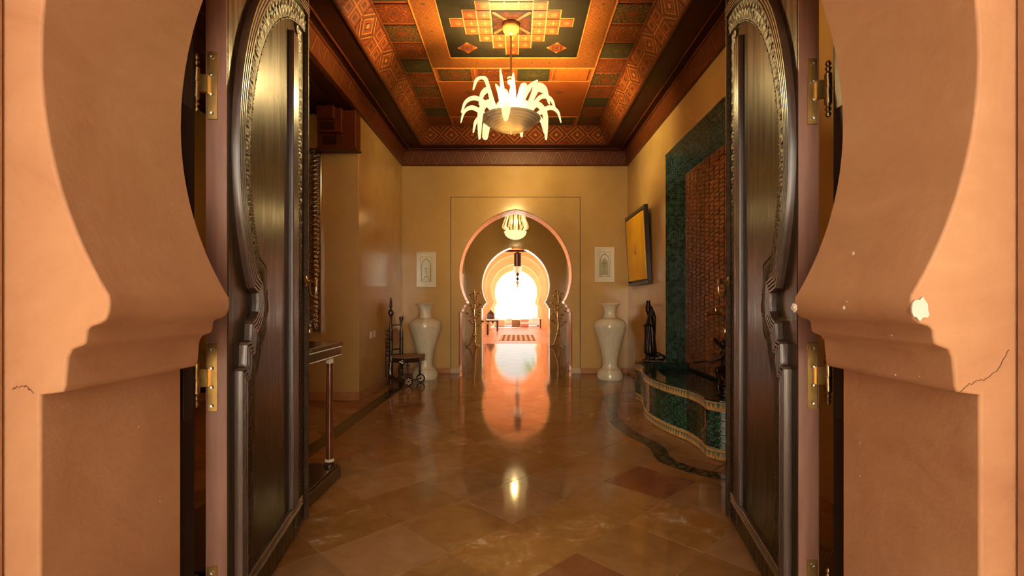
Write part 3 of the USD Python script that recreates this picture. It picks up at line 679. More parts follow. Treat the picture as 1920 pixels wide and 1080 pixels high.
for k in range(4):
    a0, a1, b1, b0 = (np.array(q) for q in (A[k], A[(k + 1) % 4], B[(k + 1) % 4], B[k]))
    eu = a1 - a0; L = np.linalg.norm(eu); eu /= L
    mid = (b0 + b1) / 2 - (a0 + a1) / 2; ev = mid - eu * mid.dot(eu); H = np.linalg.norm(ev); ev /= H
    poly = [(0, 0), (L, 0), ((b1 - a0).dot(eu), H), ((b0 - a0).dot(eu), H)]
    n = np.cross(eu, ev); n = n if n[2] < 0 else -n
    nc = round(L / .335)
    if k % 2 == 0:
        P(ce, 'sloping_frieze', prism_uv(poly, a0, eu, ev, n, .012, (L / nc, H)), 'lozenge_frieze', label='sloping frieze of nested lozenges')
    else:
        for i in range(nc):                 # alternate panels of lozenges and of framed squares
            x0, x1 = i * L / nc, (i + 1) * L / nc
            q = Polygon(poly).intersection(sbox(x0 + .006, .004, x1 - .006, H - .004))
            if q.is_empty:
                continue
            q = shapely.geometry.polygon.orient(q); pts = list(q.exterior.coords)[:-1]
            P(ce, 'frieze_panel', prism_uv(pts, a0, eu, ev, n, .012, (L / nc, H), (-x0 / (L / nc), 0)) if i % 2 else prism_uv(pts, a0, eu, ev, n, .012, (L / nc / 2, H / 2), (-x0 / (L / nc / 2), 0)), 'lozenge_frieze' if i % 2 else 'square_frieze')
        P(ce, 'frieze_backing', prism_uv(poly, a0, eu, ev, n, .006), 'gold_rail')
    P(ce, 'rail', bar(a0, a1, .035, .03), 'red_wood')
    P(ce, 'rail', bar(b0 + n * .01, b1 + n * .01, .03, .03), 'red_wood')
def flat(name, x0, x1, y0, y1, t, mat, cell=None, z=ZF, g=.0, **kw):
    cell = cell or (x1 - x0, y1 - y0)
    P(ce, name, slab((x0 + g, y0 + g, z), (1, 0, 0), (0, 1, 0), x1 - x0 - 2 * g, y1 - y0 - 2 * g, t, cell, (0, 0, -1)), mat, **kw)
kinds = ['green_floral', 'red_floral', 'green_plain', 'red_floral']
ncell = 16
for s in (-1, 1):
    for i in range(ncell):
        y0 = RY0 + (RY1 - RY0) * i / ncell; y1 = RY0 + (RY1 - RY0) * (i + 1) / ncell
        x0, x1 = sorted((xc + s * .985, xc + s * 1.315))
        flat('square_panel', x0, x1, y0 + .022, y1 - .022, .010, kinds[(i + (s > 0)) % 4])
    for xx in (.967, 1.322):
        flat('rail', xc + s * xx - .008, xc + s * xx + .008, RY0, RY1, .014, 'gold_rail')
BY0, BY1 = 4.17, 5.466
flat('black_panel', xc - .714, xc + .714, BY0, BY1, .010, 'black_lacquer', label='black lacquered field round the medallion')
for (x0, x1, y0, y1) in ((xc - .955, xc - .735, BY0 - .24, BY1 + .24), (xc + .735, xc + .955, BY0 - .24, BY1 + .24), (xc - .735, xc + .735, BY1 + .02, BY1 + .24), (xc - .735, xc + .735, BY0 - .24, BY0 - .02)):
    lx, ly = x1 - x0, y1 - y0
    flat('gold_border', x0, x1, y0, y1, .008, 'gold_border', (.225, .225) if lx < .5 else (lx / 7, .22))
for off, mat, t in ((.722, 'gold_rail', .014), (.731, 'red_wood', .011)):
    for (x0, x1, y0, y1) in ((xc - off - .005, xc - off + .004, BY0 - .008, BY1 + .008), (xc + off - .004, xc + off + .005, BY0 - .008, BY1 + .008)):
        flat('rail', x0, x1, y0, y1, t, mat)
for y in (BY0 - .01, BY1 + .01):
    flat('rail', xc - .73, xc + .73, y - .006, y + .006, .014, 'gold_rail')
rows = [(5.735, 6.07), (7.23, 7.56), (3.57, 3.905), (2.08, 2.41)]
for r, (y0, y1) in enumerate(rows):
    for i in range(4):
        x0 = xc - .955 + i * .4775
        flat('row_panel', x0 + .045, x0 + .4325, y0 + .015, y1 - .015, .010, ['green_floral', 'red_floral', 'green_plain', 'orange_plain'][(i + r * 3) % 4], ((.3875 / (2 if i == 3 else 1)), .305))
    for i in range(5):
        x0 = xc - .955 + i * .4775
        flat('rail', x0 - .006, x0 + .006, y0, y1, .012, 'gold_rail')
    for y in (y0, y1):
        flat('rail', xc - .955, xc + .955, y - .005, y + .005, .012, 'gold_rail')
for y0, y1 in ((6.09, 7.21), (2.43, 3.55)):
    flat('plain_field', xc - .95, xc + .95, y0, y1, .006, 'orange_wood', label='plain orange field')
    for i in range(3):
        for j in range(2):
            cx_, cy_ = xc - .6 + i * .6, y0 + .3 + j * .5
            P(ce, 'painted_motif', prism_uv([(-.07, 0), (0, -.07), (.07, 0), (0, .07)], (cx_, cy_, ZF - .006), (1, 0, 0), (0, 1, 0), (0, 0, -1), .001, (.14, .14), (.5, .5)), 'red_floral')
# medallion: a stepped diamond of 9 by 9 little panels, with one large panel of 3 by 3 at its heart
q = .1355; my = 4.78; mx = xc - .015
for i in range(-4, 5):
    n = 4 - abs(i)
    P(ce, 'medallion_backing', bx(mx - (n + .5) * q - .006, mx + (n + .5) * q + .006, my + (i - .5) * q - .006, my + (i + .5) * q + .006, ZF - .0135, ZF - .009), 'medallion_gold', False)
    for j in range(-n, n + 1):
        if abs(i) <= 1 and abs(j) <= 1:
            continue
        x0, y0 = mx + (j - .5) * q, my + (i - .5) * q
        flat('medallion_tile', x0, x0 + q, y0, y0 + q, .006, 'medallion_flower' if abs(i) + abs(j) == 4 else 'medallion_cross', (q, q), ZF - .0135, .006)
for sx in (-1, 1):
    for sy in (-1, 1):
        P(ce, 'medallion_ray', prism_uv([(sx * .03, sy * .012), (sx * .012, sy * .03), (sx * .160, sy * .186), (sx * .186, sy * .186), (sx * .186, sy * .160)], (mx, my, ZF - .0194), (1, 0, 0), (0, 1, 0), (0, 0, -1), .002, (.05, .05)), 'medallion_cross')
flat('medallion_heart', mx - 1.5 * q, mx + 1.5 * q, my - 1.5 * q, my + 1.5 * q, .006, 'medallion_heart', (q * 3, q * 3), ZF - .0135, .007)
for sx in (-1, 1):
    for sy in (-1, 1):
        P(ce, 'lozenge', prism_uv([(-.11, 0), (0, -.11), (.11, 0), (0, .11)], (mx + sx * .49, my + sy * .475, ZF - .010), (1, 0, 0), (0, 1, 0), (0, 0, -1), .005, (.22, .22), (.5, .5)), 'lozenge_inlay')
# cornice friezes on the four walls
def cornice(n, label, o, eu, L, inward, trunc=0):
    t = thing('trim', label, 'cornice', kind=S)
    o, eu, inw = np.array(o, float), np.array(eu, float), np.array(inward, float)
    ev = np.array([0, 0, 1.0]) * .245 + inw * .022; H = np.linalg.norm(ev); ev = ev / H
    nn = np.cross(eu, ev); nn = nn if nn.dot(inw) > 0 else -nn
    P(t, 'frieze', slab(o + inw * .012 + np.array([0, 0, 3.51]), eu, ev, L, H, .015, (L / round(L / .235), H), nn), 'zigzag_frieze')
    P(t, 'lower_moulding', bar(o + inw * .02 + [0, 0, 3.517], o + eu * L + inw * .02 + [0, 0, 3.517], .045, .022), 'red_wood')
    P(t, 'upper_moulding', bar(o + inw * .045 + [0, 0, 3.745], o + eu * L + inw * .045 + [0, 0, 3.745], .05, .024), 'red_wood')
    P(t, 'soffit_bead', bar(o + inw * .15 + [0, 0, 3.753], o + eu * L + inw * .15 + [0, 0, 3.753], .018, .016), 'red_wood')
    P(t, 'backing', bx(*sorted((o[0] - inw[0] * .0, (o + eu * L)[0] + inw[0] * .013)), *sorted((o[1], (o + eu * L)[1] + inw[1] * .013)), 3.505, 3.76), 'red_wood')
cornice(1, 'carved red wooden cornice with zigzag frieze over the far wall', (HL, YB, 0), (1, 0, 0), HR - HL, (0, -1, 0))
cornice(2, 'carved red wooden cornice over the mirror recess', (HL, YF, 0), (0, 1, 0), YB - YF, (1, 0, 0))
cornice(3, 'carved red wooden cornice over the fountain wall', (HR, YF, 0), (0, 1, 0), YB - YF, (-1, 0, 0))
bm = thing('beam', 'dark red wooden beam carrying the cornice across the mirror recess', 'beam', kind=S)
P(bm, 'beam', bx(-2.2, HL - .001, YF, 5.88, 3.58, 4.2), 'dark_red_wood')
# corbel at the end of the beam
co = thing('corbel', 'stepped red wooden corbel at the wall corner under the cornice', 'corbel')
P(co, 'block', bx(-2.36, -1.905, 5.70, 5.879, 3.04, 3.49, .01), 'red_wood')
P(co, 'lower_moulding', bx(-2.365, -1.89, 5.68, 5.879, 3.02, 3.05, .008), 'red_wood')
P(co, 'step', bx(-2.34, -2.05, 5.63, 5.71, 3.20, 3.49, .008), 'red_wood')
P(co, 'step', bx(-2.32, -2.12, 5.56, 5.64, 3.34, 3.49, .008), 'red_wood')
for z0, z1 in ((3.075, 3.18),):
    P(co, 'inset_panel', bx(-2.30, -2.12, 5.69, 5.71, z0, z1, .008), 'dark_red_wood')
P(co, 'inset_panel', bx(-2.30, -2.12, 5.622, 5.64, 3.225, 3.32, .008), 'dark_red_wood')

# ------------------------------------------------------------------ outside
fc = thing('wall_forecourt', 'pale sunlit wall across the forecourt, facing the entrance', 'wall', kind=S)
P(fc, 'plaster', bx(-3.9, 3.9, -7.4, -7.0, -.1, 4.6), 'white_paint')
for _s, _lab in ((-1, 'plaster side wall of the forecourt towards the mirror side'), (1, 'plaster side wall of the forecourt towards the fountain side')):
    fw_ = thing('wall_forecourt', _lab, 'wall', kind=S); P(fw_, 'plaster', bx(_s * 3.6, _s * 3.9, -7.0, PORCH, -.1, 4.6), 'umber_plaster')
gr = thing('ground', 'pale sunlit paving outside the building', 'ground', kind=S)
out = sbox(-60, -40, 60, 95).difference(unary_union([sbox(-4.1, 1.035, 2.27, 13.92), sbox(-2.6, 13.9, 2.6, 25.5), sbox(-6.5, PORCH, CX - 1.088, 1.036), sbox(CX + 1.088, PORCH, 6.5, 1.036)]))
P(gr, 'paving', extrude(out, .1, frame((0, 0, -.11), (1, 0, 0), (0, 1, 0), (0, 0, 1))), 'pale_paving', False)
# ------------------------------------------------------------------ the doors
def door_leaf(side, H, F, label, where):
    """one carved leaf, built in its own plane: u from the hinge, v up, w out of the face"""
    H, F = np.array([*H, 0.0]), np.array([*F, 0.0])
    d = (F - H); L = np.linalg.norm(d); d /= L
    n = np.array([d[1], -d[0], 0]) * (1 if side < 0 else -1)
    t = thing('door', label, 'door', loc=H, kind=S)
    T = frame((0, 0, 0), d, (0, 0, 1), n)
    def put(m):
        m = m.copy(); m.apply_transform(T)
        if np.linalg.det(T[:3, :3]) < 0:
            m.invert()
        return m
    def B(u0, u1, v0, v1, w0, w1, r=.003):
        return put(bx(u0, u1, v0, v1, w0, w1, r))
    th = .07
    P(t, 'leaf', B(.0, L, .012, 3.12, -th, 0, .004), 'ebony_wood')
    P(t, 'hinge_edge', B(-.004, .001, .014, 3.118, -th + .002, -.002, .001), 'mahogany_edge', label='reddish planed hinge edge of the leaf')
    # the half keyhole arch of mouldings
    R, zc, e = .975, 1.755, .10
    path = [(.055, .19), (.055, .957), (.062, .966), (.090, .970), (.094, .98), (.096, 1.045), (.103, 1.055), (.140, 1.060), (.146, 1.075), (.150, 1.12), (.158, 1.13), (.19, 1.142), (.215, 1.165), (.222, 1.195), (.215, 1.235)]
    half = []
    a0 = math.asin((1.235 - zc) / R)
    for a in np.linspace(a0, 0, 26)[1:]:
        half.append((L - .002 - R * math.cos(a), zc + R * math.sin(a)))
    A = R + e; am = math.acos(e / A)
    for a in np.linspace(0, am, 30)[1:]:
        half.append((L - .002 - (A * math.cos(a) - e), zc + A * math.sin(a)))
    path = path + half
    path_r = [(-p[0], p[1]) for p in path]
    Tr = T @ np.diag([-1, 1, 1, 1])            # so that the inside of the arch lies to the left of the path
    ridge = lambda w0, amp, per: (lambda s, t: w0 + amp * np.clip(1.5 * np.abs(np.sin(PI * t / per)), 0, 1))
    tt = np.linspace(0, .062, 37)
    P(t, 'arch_moulding', ribbon(path_r, tt, ridge(.014, .012, .0155), Tr), 'moulding_wood', 28, label='ridged moulding tracing half a keyhole arch')
    rs, sarr = resample(path_r, .0075)
    def carve(s, q):
        x = (q - .064) / .088
        g = np.sin(2 * PI * s / .062 + 2.6 * np.sin(2 * PI * x)) * np.sin(2 * PI * s / .031 + 5.0 * x)
        f = np.cos(2 * PI * s / .062) * np.cos(3 * PI * (x - .5))
        return .009 + .0055 * np.clip(g * .8 + f * .7, -1, 1) * (np.sin(PI * np.clip(x, 0, 1)) ** .4)
    P(t, 'carved_band', ribbon(rs, np.linspace(.064, .152, 15), carve, Tr), 'carved_wood', 60, label='band of carved scrolling leaves inside the arch moulding')
    def bead(s, q):
        return .006 + .006 * np.abs(np.sin(PI * s / .015)) * np.abs(np.sin(PI * (q - .153) / .008))
    P(t, 'bead', ribbon(rs, np.linspace(.153, .161, 5), bead, Tr), 'carved_wood', 60)
    # meeting stile, bottom rail
    st = [(-.80, .19), (-.80, 2.53)]
    P(t, 'stile_moulding', ribbon(st, [-q for q in np.linspace(0, .09, 46)][::-1], lambda s, q: .013 + .011 * np.clip(1.5 * np.abs(np.sin(PI * q / .018)), 0, 1), T @ np.diag([-1, 1, 1, 1])), 'moulding_wood', 28)
    rs2, _ = resample([(-.90, .05), (-.90, 2.62)], .0075)
    P(t, 'stile_carving', ribbon(rs2, np.linspace(-.088, 0, 13), lambda s, q: .010 + .006 * np.sin(2 * PI * s / .06 + 2.5 * np.sin(2 * PI * q / .088)) * np.sin(2 * PI * s / .03 + 5 * q / .088), Tr), 'carved_wood', 60, label='narrow carved strip along the meeting edge')
    P(t, 'rail_moulding', ribbon([(.055, .19), (.89, .19)], np.linspace(-.055, 0, 20), lambda s, q: .014 + .009 * np.abs(np.sin(PI * q / .0185)), T), 'moulding_wood', 40)
    P(t, 'astragal', B(L - .012, L + .006, .02, 3.11, -.02, .022, .004), 'carved_wood')
    # handle: rose, neck, ring
    hb = put(lathe([(.0, 0), (.028, 0), (.028, .005), (.016, .009), (.010, .016), (.010, .034), (.017, .042), (.019, .050), (.014, .058), (0, .060)], 20, (L - .03, 1.315, .012)))
    h = P(t, 'handle', hb, 'aged_brass', label='brass knob with a hanging ring')
    ang = np.linspace(0, 2 * PI, 29)
    ringm = tube(np.column_stack([np.full(29, L - .03 + .0), 1.275 + .043 * np.cos(ang) - .0, .050 + .024 * np.sin(ang) * .0 + .012 * np.sin(ang)]) + np.column_stack([.026 * np.sin(ang), np.zeros(29), np.zeros(29)]), .0055, 8)
    P(h, 'ring', put(ringm), 'aged_brass')
    lk = P(t, 'lock_plate', B(L + .004, L + .010, .98, 1.10, -.012, .018, .002), 'aged_brass')
    P(lk, 'knob', put(ball((L + .01, 1.04, .024), .013, 2, (1, 1.5, 1))), 'aged_brass')
    # hinges on the pale edge
    for v in (.945, 1.935, .19):
        g = P(t, 'hinge', cat([B(-.0075, -.003, v - .115, v + .115, -.062, -.030, .0012), B(-.020, -.003, v - .03, v + .032, -.088, -.055, .002)]), 'brass', label='tall brass hinge')
        kn = [(.0, v - .098), (.006, v - .096), (.010, v - .086), (.005, v - .078), (.011, v - .070), (.0055, v - .060), (.0125, v - .05), (.0125, v - .004), (.0138, v - .002), (.0138, v + .002), (.0125, v + .004), (.0125, v + .05), (.0055, v + .06), (.011, v + .07), (.005, v + .078), (.010, v + .086), (.006, v + .096), (0, v + .098)]
        m = lathe(kn, 16); m.apply_transform(frame((-.016, 0, -.092), (0, 0, 1), (1, 0, 0), (0, 1, 0))); P(g, 'knuckle', put(m), 'aged_brass')
        for dv in (-.095, -.032, .032, .095):
            m = lathe([(0, 0), (.0062, 0), (.006, .0018), (.003, .0012), (0, .001)], 12); m.apply_transform(frame((-.0075, v + dv, -.046), (0, 1, 0), (0, 0, 1), (-1, 0, 0))); m.fix_normals(); P(g, 'screw', put(m), 'screw_steel')
    return t
door_leaf(-1, (-.985, 1.64), (-1.16, 2.63), 'open dark carved door leaf standing beside the console table and tall mirror', 'console')
door_leaf(1, (.987, 1.686), (1.18, 2.65), 'open dark carved door leaf standing in front of the tiled fountain', 'fountain')
df = thing('door_frame', 'dark wooden door frame fixed behind the keyhole arch', 'door frame', kind=S)
for s, a in ((-1, 1.043), (1, 1.028)):
    x0, x1 = sorted((s * a + CX * 0, s * 1.22))
    P(df, 'post', bx(x0, x1, YF + .001, 1.56, 0, 3.16, .004), 'frame_wood')
    for v in (.945, 1.935, .19):
        P(df, 'hinge_leaf', bx(s * a, s * (a - .003), YF + .03, 1.545, v - .115, v + .115, .001), 'iron')
P(df, 'head', bx(-1.22, 1.22, YF + .001, 1.56, 3.16, 3.30, .004), 'frame_wood')

# ------------------------------------------------------------------ the fountain
ft = thing('fountain', 'lobed fountain basin clad in green hexagonal tiles between gold borders', 'fountain')
RH = .455
core = foot_poly.buffer(-.012)
deep = sbox(1.70, NY0 + .13, NX - .001, NY1 - .13)
inner = unary_union([foot_poly.buffer(-.15), deep])
inner_all = inner
hall_side = sbox(0, 0, HR - .001, 9)
core, inner = core.intersection(hall_side), inner.intersection(hall_side)
P(wr, 'niche_pool', bx(HR - .001, NX, NY0 + .13, NY1 - .13, .05, .37), 'water', False, label='dark water lying in the niche')
P(wr, 'niche_sill', cat([bx(HR, NX, NY0, NY0 + .13, .0, .44), bx(HR, NX, NY1 - .13, NY1, .0, .44)]), 'dark_zellige', False)
P(ft, 'basin_wall', extrude(core.difference(inner), RH - .012), 'green_grout', False)
P(ft, 'basin_floor', extrude(foot_poly.buffer(-.02).intersection(hall_side), .05), 'dark_zellige', False)
P(ft, 'basin_lining', extrude(inner_all.difference(inner_all.buffer(-.008)).intersection(hall_side), RH - .062, frame((0, 0, .05), (1, 0, 0), (0, 1, 0), (0, 0, 1))), 'dark_zellige', False)
P(ft, 'water', extrude(inner_all.buffer(-.009).intersection(hall_side), .37 - .05, frame((0, 0, .05), (1, 0, 0), (0, 1, 0), (0, 0, 1))), 'water', False)
fp = np.array([(1.883, 3.60)] + foot[1:-1] + [(1.883, 6.085)], float)
fs = np.concatenate([[0], np.cumsum(np.linalg.norm(np.diff(fp, axis=0), axis=1))])
def on_path(s, off=0):
    x, y = np.interp(s, fs, fp[:, 0]), np.interp(s, fs, fp[:, 1])
    d = np.array([np.interp(s + .01, fs, fp[:, 0]) - np.interp(s - .01, fs, fp[:, 0]), np.interp(s + .01, fs, fp[:, 1]) - np.interp(s - .01, fs, fp[:, 1])]); d /= np.linalg.norm(d) + 1e-9
    nrm = np.array([-d[1], d[0]])
    return np.array([x, y]) + nrm * off
def wrap_tile(sz, off0, off1):
    """a small tile whose corners (s, z) lie on the basin's curved side"""
    a = np.array([[*on_path(s, off0), z] for s, z in sz]); c = np.mean(sz, 0)
    b = np.array([[*on_path(c[0] + (s - c[0]) * .93, off1), c[1] + (z - c[1]) * .93] for s, z in sz])
    k = len(sz); F = [(0, i, i + 1) for i in range(1, k - 1)]
    F = [(k + x, k + y, k + z) for x, y, z in F] + sum([[(i, (i + 1) % k, k + (i + 1) % k), (i, k + (i + 1) % k, k + i)] for i in range(k)], [])
    m = trimesh.Trimesh(np.vstack([a, b]), F, process=False)
    nrm = np.array([*(on_path(c[0], 1) - on_path(c[0], 0)), 0])
    if m.face_normals[0].dot(nrm) < 0:
        m.invert()
    return m
hexr = .031
items, bands_, tris = [], [], []
nx = int(fs[-1] / (hexr * 1.5))
zs0, zs1 = .088, RH - .088
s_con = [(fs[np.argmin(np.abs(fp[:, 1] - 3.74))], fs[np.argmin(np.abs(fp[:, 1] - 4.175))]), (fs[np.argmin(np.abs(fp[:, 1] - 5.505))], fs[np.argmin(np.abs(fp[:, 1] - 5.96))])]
for i in range(nx + 1):
    for j in range(-1, 8):
        sc, zc_ = i * hexr * 1.5, zs0 + (j + .5 * (i % 2)) * hexr * math.sqrt(3)
        hp = Polygon([(sc + (hexr - .0022) * math.cos(a), zc_ + (hexr - .0022) * math.sin(a)) for a in np.arange(6) * PI / 3]).intersection(sbox(0.002, zs0, fs[-1] - .002, zs1))
        if hp.is_empty or hp.geom_type != 'Polygon' or hp.area < 1e-4:
            continue
        pts = list(shapely.geometry.polygon.orient(hp).exterior.coords)[:-1]
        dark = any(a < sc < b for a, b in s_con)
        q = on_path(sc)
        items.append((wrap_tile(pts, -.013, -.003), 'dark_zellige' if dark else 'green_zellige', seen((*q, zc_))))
pieces(ft, 'side_tile', items, 300)
nb = int(fs[-1] / .075)
w = fs[-1] / nb
bt, tri_m = [], []
for z0, z1 in ((.004, .083), (RH - .083, RH - .003)):
    for i in range(nb):
        s0, s1 = i * w + .0012, (i + 1) * w - .0012
        q = on_path((s0 + s1) / 2)
        bt.append((wrap_tile([(s0, z0), (s1, z0), (s1, z1), (s0, z1)], -.013, .001), 'gold_tile', seen((*q, z0))))
        for k in range(2):
            a = s0 + (k + .5) * (s1 - s0) / 2; zz = z0 + (z1 - z0) * .5
            tri_m.append(wrap_tile([(a - .0175, zz + .019), (a, zz - .022), (a + .0175, zz + .019)], -.004, .0025))
pieces(ft, 'border_tile', bt, 300)
P(ft, 'triangle_inlay', cat(tri_m), 'teal_tile', False, kind='stuff', label='small teal triangles on the gold border')
rim_o = foot_poly.buffer(.012).difference(sbox(HR, 0, 4, 9))
rim = rim_o.difference(inner_all)
rt = []
for k in range(46):                      # the rim is cut into wedge-like tiles across its width
    s0, s1 = fs[-1] * k / 46, fs[-1] * (k + 1) / 46
    a0, a1, b0, b1 = on_path(s0, .012), on_path(s1, .012), on_path(s0, -.16), on_path(s1, -.16)
    pq = Polygon([a0, a1, b1, b0]).buffer(-.0012)
    if not pq.is_valid or pq.area < 1e-4 or pq.geom_type != 'Polygon':
        continue
    rt.append((extrude(pq.difference(sbox(HR, 0, 4, 9)), .014, frame((0, 0, RH - .012), (1, 0, 0), (0, 1, 0), (0, 0, 1))), 'dark_zellige' if k % 3 else 'green_zellige', seen((*on_path(s0), RH))))
pieces(ft, 'rim_tile', rt, 300)
ends = foot_poly.intersection(unary_union([sbox(1.6, 3.5, HR, 3.76), sbox(1.6, 5.92, HR, 6.2)]))
P(ft, 'corner_slab', extrude(ends.buffer(.004).intersection(sbox(1, 3, HR, 7)), .0095, frame((0, 0, RH - .010), (1, 0, 0), (0, 1, 0), (0, 0, 1))), 'dark_zellige', False)
# niche lining
P(wr, 'niche_backing', bx(NX, NX + .05, NY0, NY1, -.1, 2.83), 'brick_joint', False)
items = []
bw, bh = .128, .0475
for c in range(int((NY1 - NY0) / bw) + 1):
    y0 = NY1 - (c + 1) * bw
    for r in range(-1, 53):
        z0 = .40 + (r + .5 * (c % 2)) * bh
        za, zb = max(z0, .40), min(z0 + bh - .006, 2.82)
        ya, yb = max(y0 + .012, NY0), y0 + bw - .010
        if zb - za < .008 or yb - ya < .02:
            continue
        pr = .016 + rnd.uniform(0, .009)
        m = bx(NX - pr, NX + .002, ya, yb, za, zb, .0025)
        dz = rnd.uniform(-.12, .12)
        m.vertices[:, 2] += (m.vertices[:, 1] - (ya + yb) / 2) * dz * .6
        items.append((m, 'terracotta_brick', seen((NX, yb, za)) if yb > 4.75 else 20 + seen((NX, yb, za))))
pieces(wr, 'brick', items, 300)
P(wr, 'side_lining', prism_uv([(0, 0), (NX - HR + .02, 0), (NX - HR + .02, 2.39), (0, 2.62)], (HR - .004, NY1 - .012, .44), (1, 0, 0), (0, 0, 1), (0, -1, 0), .012), 'mosaic_reveal', label='green mosaic lining facing the doors')
P(wr, 'side_lining', prism_uv([(0, 0), (NX - HR + .02, 0), (NX - HR + .02, 2.39), (0, 2.62)], (HR - .004, NY0 + .012, .44), (1, 0, 0), (0, 0, 1), (0, 1, 0), .012), 'mosaic_reveal')
sl = np.array([NX - HR, 0, 2.825 - NZ]); sL = np.linalg.norm(sl); sl = sl / sL
P(wr, 'sloping_lining', slab((HR - .004, NY0, NZ - .004), (0, 1, 0), sl, NY1 - NY0, sL, .012, (1, 1), np.cross((0, 1, 0), sl) * (1 if np.cross((0, 1, 0), sl)[2] < 0 else -1)), 'mosaic_reveal', label='sloping green mosaic lining under the niche head')
P(wr, 'edge_bead', bx(NX - .016, NX - .002, NY1 - .036, NY1 - .022, .42, 2.83, .003), 'green_grout', label='pale green edge tiles')
P(wr, 'edge_bead', bx(NX - .016, NX - .002, NY0, NY1, 2.815, 2.830, .003), 'green_grout')
dots = [bx(HR - .006, HR + .002, NY1 + .002, NY1 + .016, z, z + .022, .003) for z in np.arange(.47, 3.05, .03)] + [bx(HR - .006, HR + .002, y, y + .022, NZ, NZ + .014, .003) for y in np.arange(NY0, NY1, .03)]
P(wr, 'bead_edging', cat(dots), 'gold_tile', False, kind='stuff')
# bronze spout
sy, sz_ = 4.98, 1.085
sp = thing('spout', 'brass spout with a cross tap on the brick niche of the fountain', 'spout')
P(sp, 'pipe', tube(smooth_curve([(NX - .01, sy, sz_), (NX - .07, sy, sz_ + .005), (NX - .14, sy, sz_ + .004), (NX - .19, sy, sz_ - .012)], 14), [.020, .018, .016, .016, .017, .019, .019, .018, .017, .017, .018, .019, .020, .016], 12), 'aged_brass')
m = lathe([(0, 0), (.052, 0), (.048, .008), (.03, .014), (.022, .02), (0, .02)], 24); m.apply_transform(frame((NX - .012, sy, sz_), (0, 1, 0), (0, 0, 1), (-1, 0, 0))); m.fix_normals(); P(sp, 'rose', m, 'aged_brass')
P(sp, 'tap', cat([tube([(NX - .08, sy, sz_ + .01), (NX - .08, sy, sz_ + .06)], .007, 8), tube([(NX - .08, sy - .035, sz_ + .06), (NX - .08, sy + .035, sz_ + .06)], .008, 8)]), 'aged_brass')

# ------------------------------------------------------------------ bronze figures on the fountain rim
def folds(m, amp, k, zlo, zhi):
    v = m.vertices; a = np.arctan2(v[:, 1] - v[:, 1].mean(), v[:, 0] - v[:, 0].mean())
    f = np.clip((v[:, 2] - zlo) / .05, 0, 1) * np.clip((zhi - v[:, 2]) / .05, 0, 1)
    m.vertices = v + m.vertex_normals * (amp * f * np.sin(k * a + 9 * v[:, 2]))[:, None]
    return m
s1 = thing('statue', 'tall bronze robed figure in a high hat, standing on the far end of the fountain', 'statue', (1.66, 5.98, RH + .010))
body = blob([[(0, 0, .13, .055), (.005, 0, .30, .060)], [(.005, 0, .30, .060), (-.005, 0, .46, .052)], [(-.02, -.02, .12, .05), (.03, .02, .12, .06), (0, 0, .35, .055)],
             [(-.005, 0, .46, .050), (-.005, -.045, .555, .030), (-.005, .045, .555, .030)], [(-.005, 0, .55, .03), (-.012, 0, .60, .020)],
             [(-.015, 0, .618, .030), (-.018, 0, .645, .031)], [(-.045, 0, .632, .008), (-.03, 0, .64, .012)],
             [(-.005, -.055, .55, .024), (.0, -.075, .47, .021)], [(0, -.075, .47, .021), (-.055, -.03, .455, .017)],
             [(-.005, .055, .55, .024), (.0, .075, .47, .021)], [(0, .075, .47, .021), (-.055, .02, .440, .017)],
             [(-.02, -.025, .02, .018), (-.02, -.025, .12, .020)], [(-.03, .03, .02, .018), (-.01, .03, .12, .02)], [(-.06, -.025, .012, .012), (-.02, -.025, .016, .017)], [(-.07, .03, .012, .012), (-.03, .03, .016, .017)]], .014, 4)
P(s1, 'body', folds(body, .007, 9, .08, .45), 'bronze', 60)
hat = lathe([(.0, .655), (.036, .655), (.034, .67), (.026, .72), (.022, .752), (.024, .758), (0, .760)], 18); hat.apply_translation((-.016, 0, 0)); P(s1, 'hat', hat, 'bronze', 40)
veil = blob([[(.012, 0, .66, .03), (.03, 0, .56, .045)], [(.03, -.02, .56, .04), (.045, 0, .40, .030)], [(.045, 0, .40, .03), (.05, .01, .25, .022)]], .014, 4); P(s1, 'shawl', folds(veil, .004, 12, .2, .66), 'bronze', 60)
P(s1, 'base', blob([[(-.08, 0, .006, .012), (.14, .05, .008, .012), (.14, -.06, .008, .012)], [(.06, 0, .03, .035), (.15, -.02, .05, .045)], [(.1, .02, .09, .03), (.17, 0, .05, .03)], [(-.02, 0, .034, .03), (.05, 0, .044, .04)]], .016, 3), 'bronze', 60)

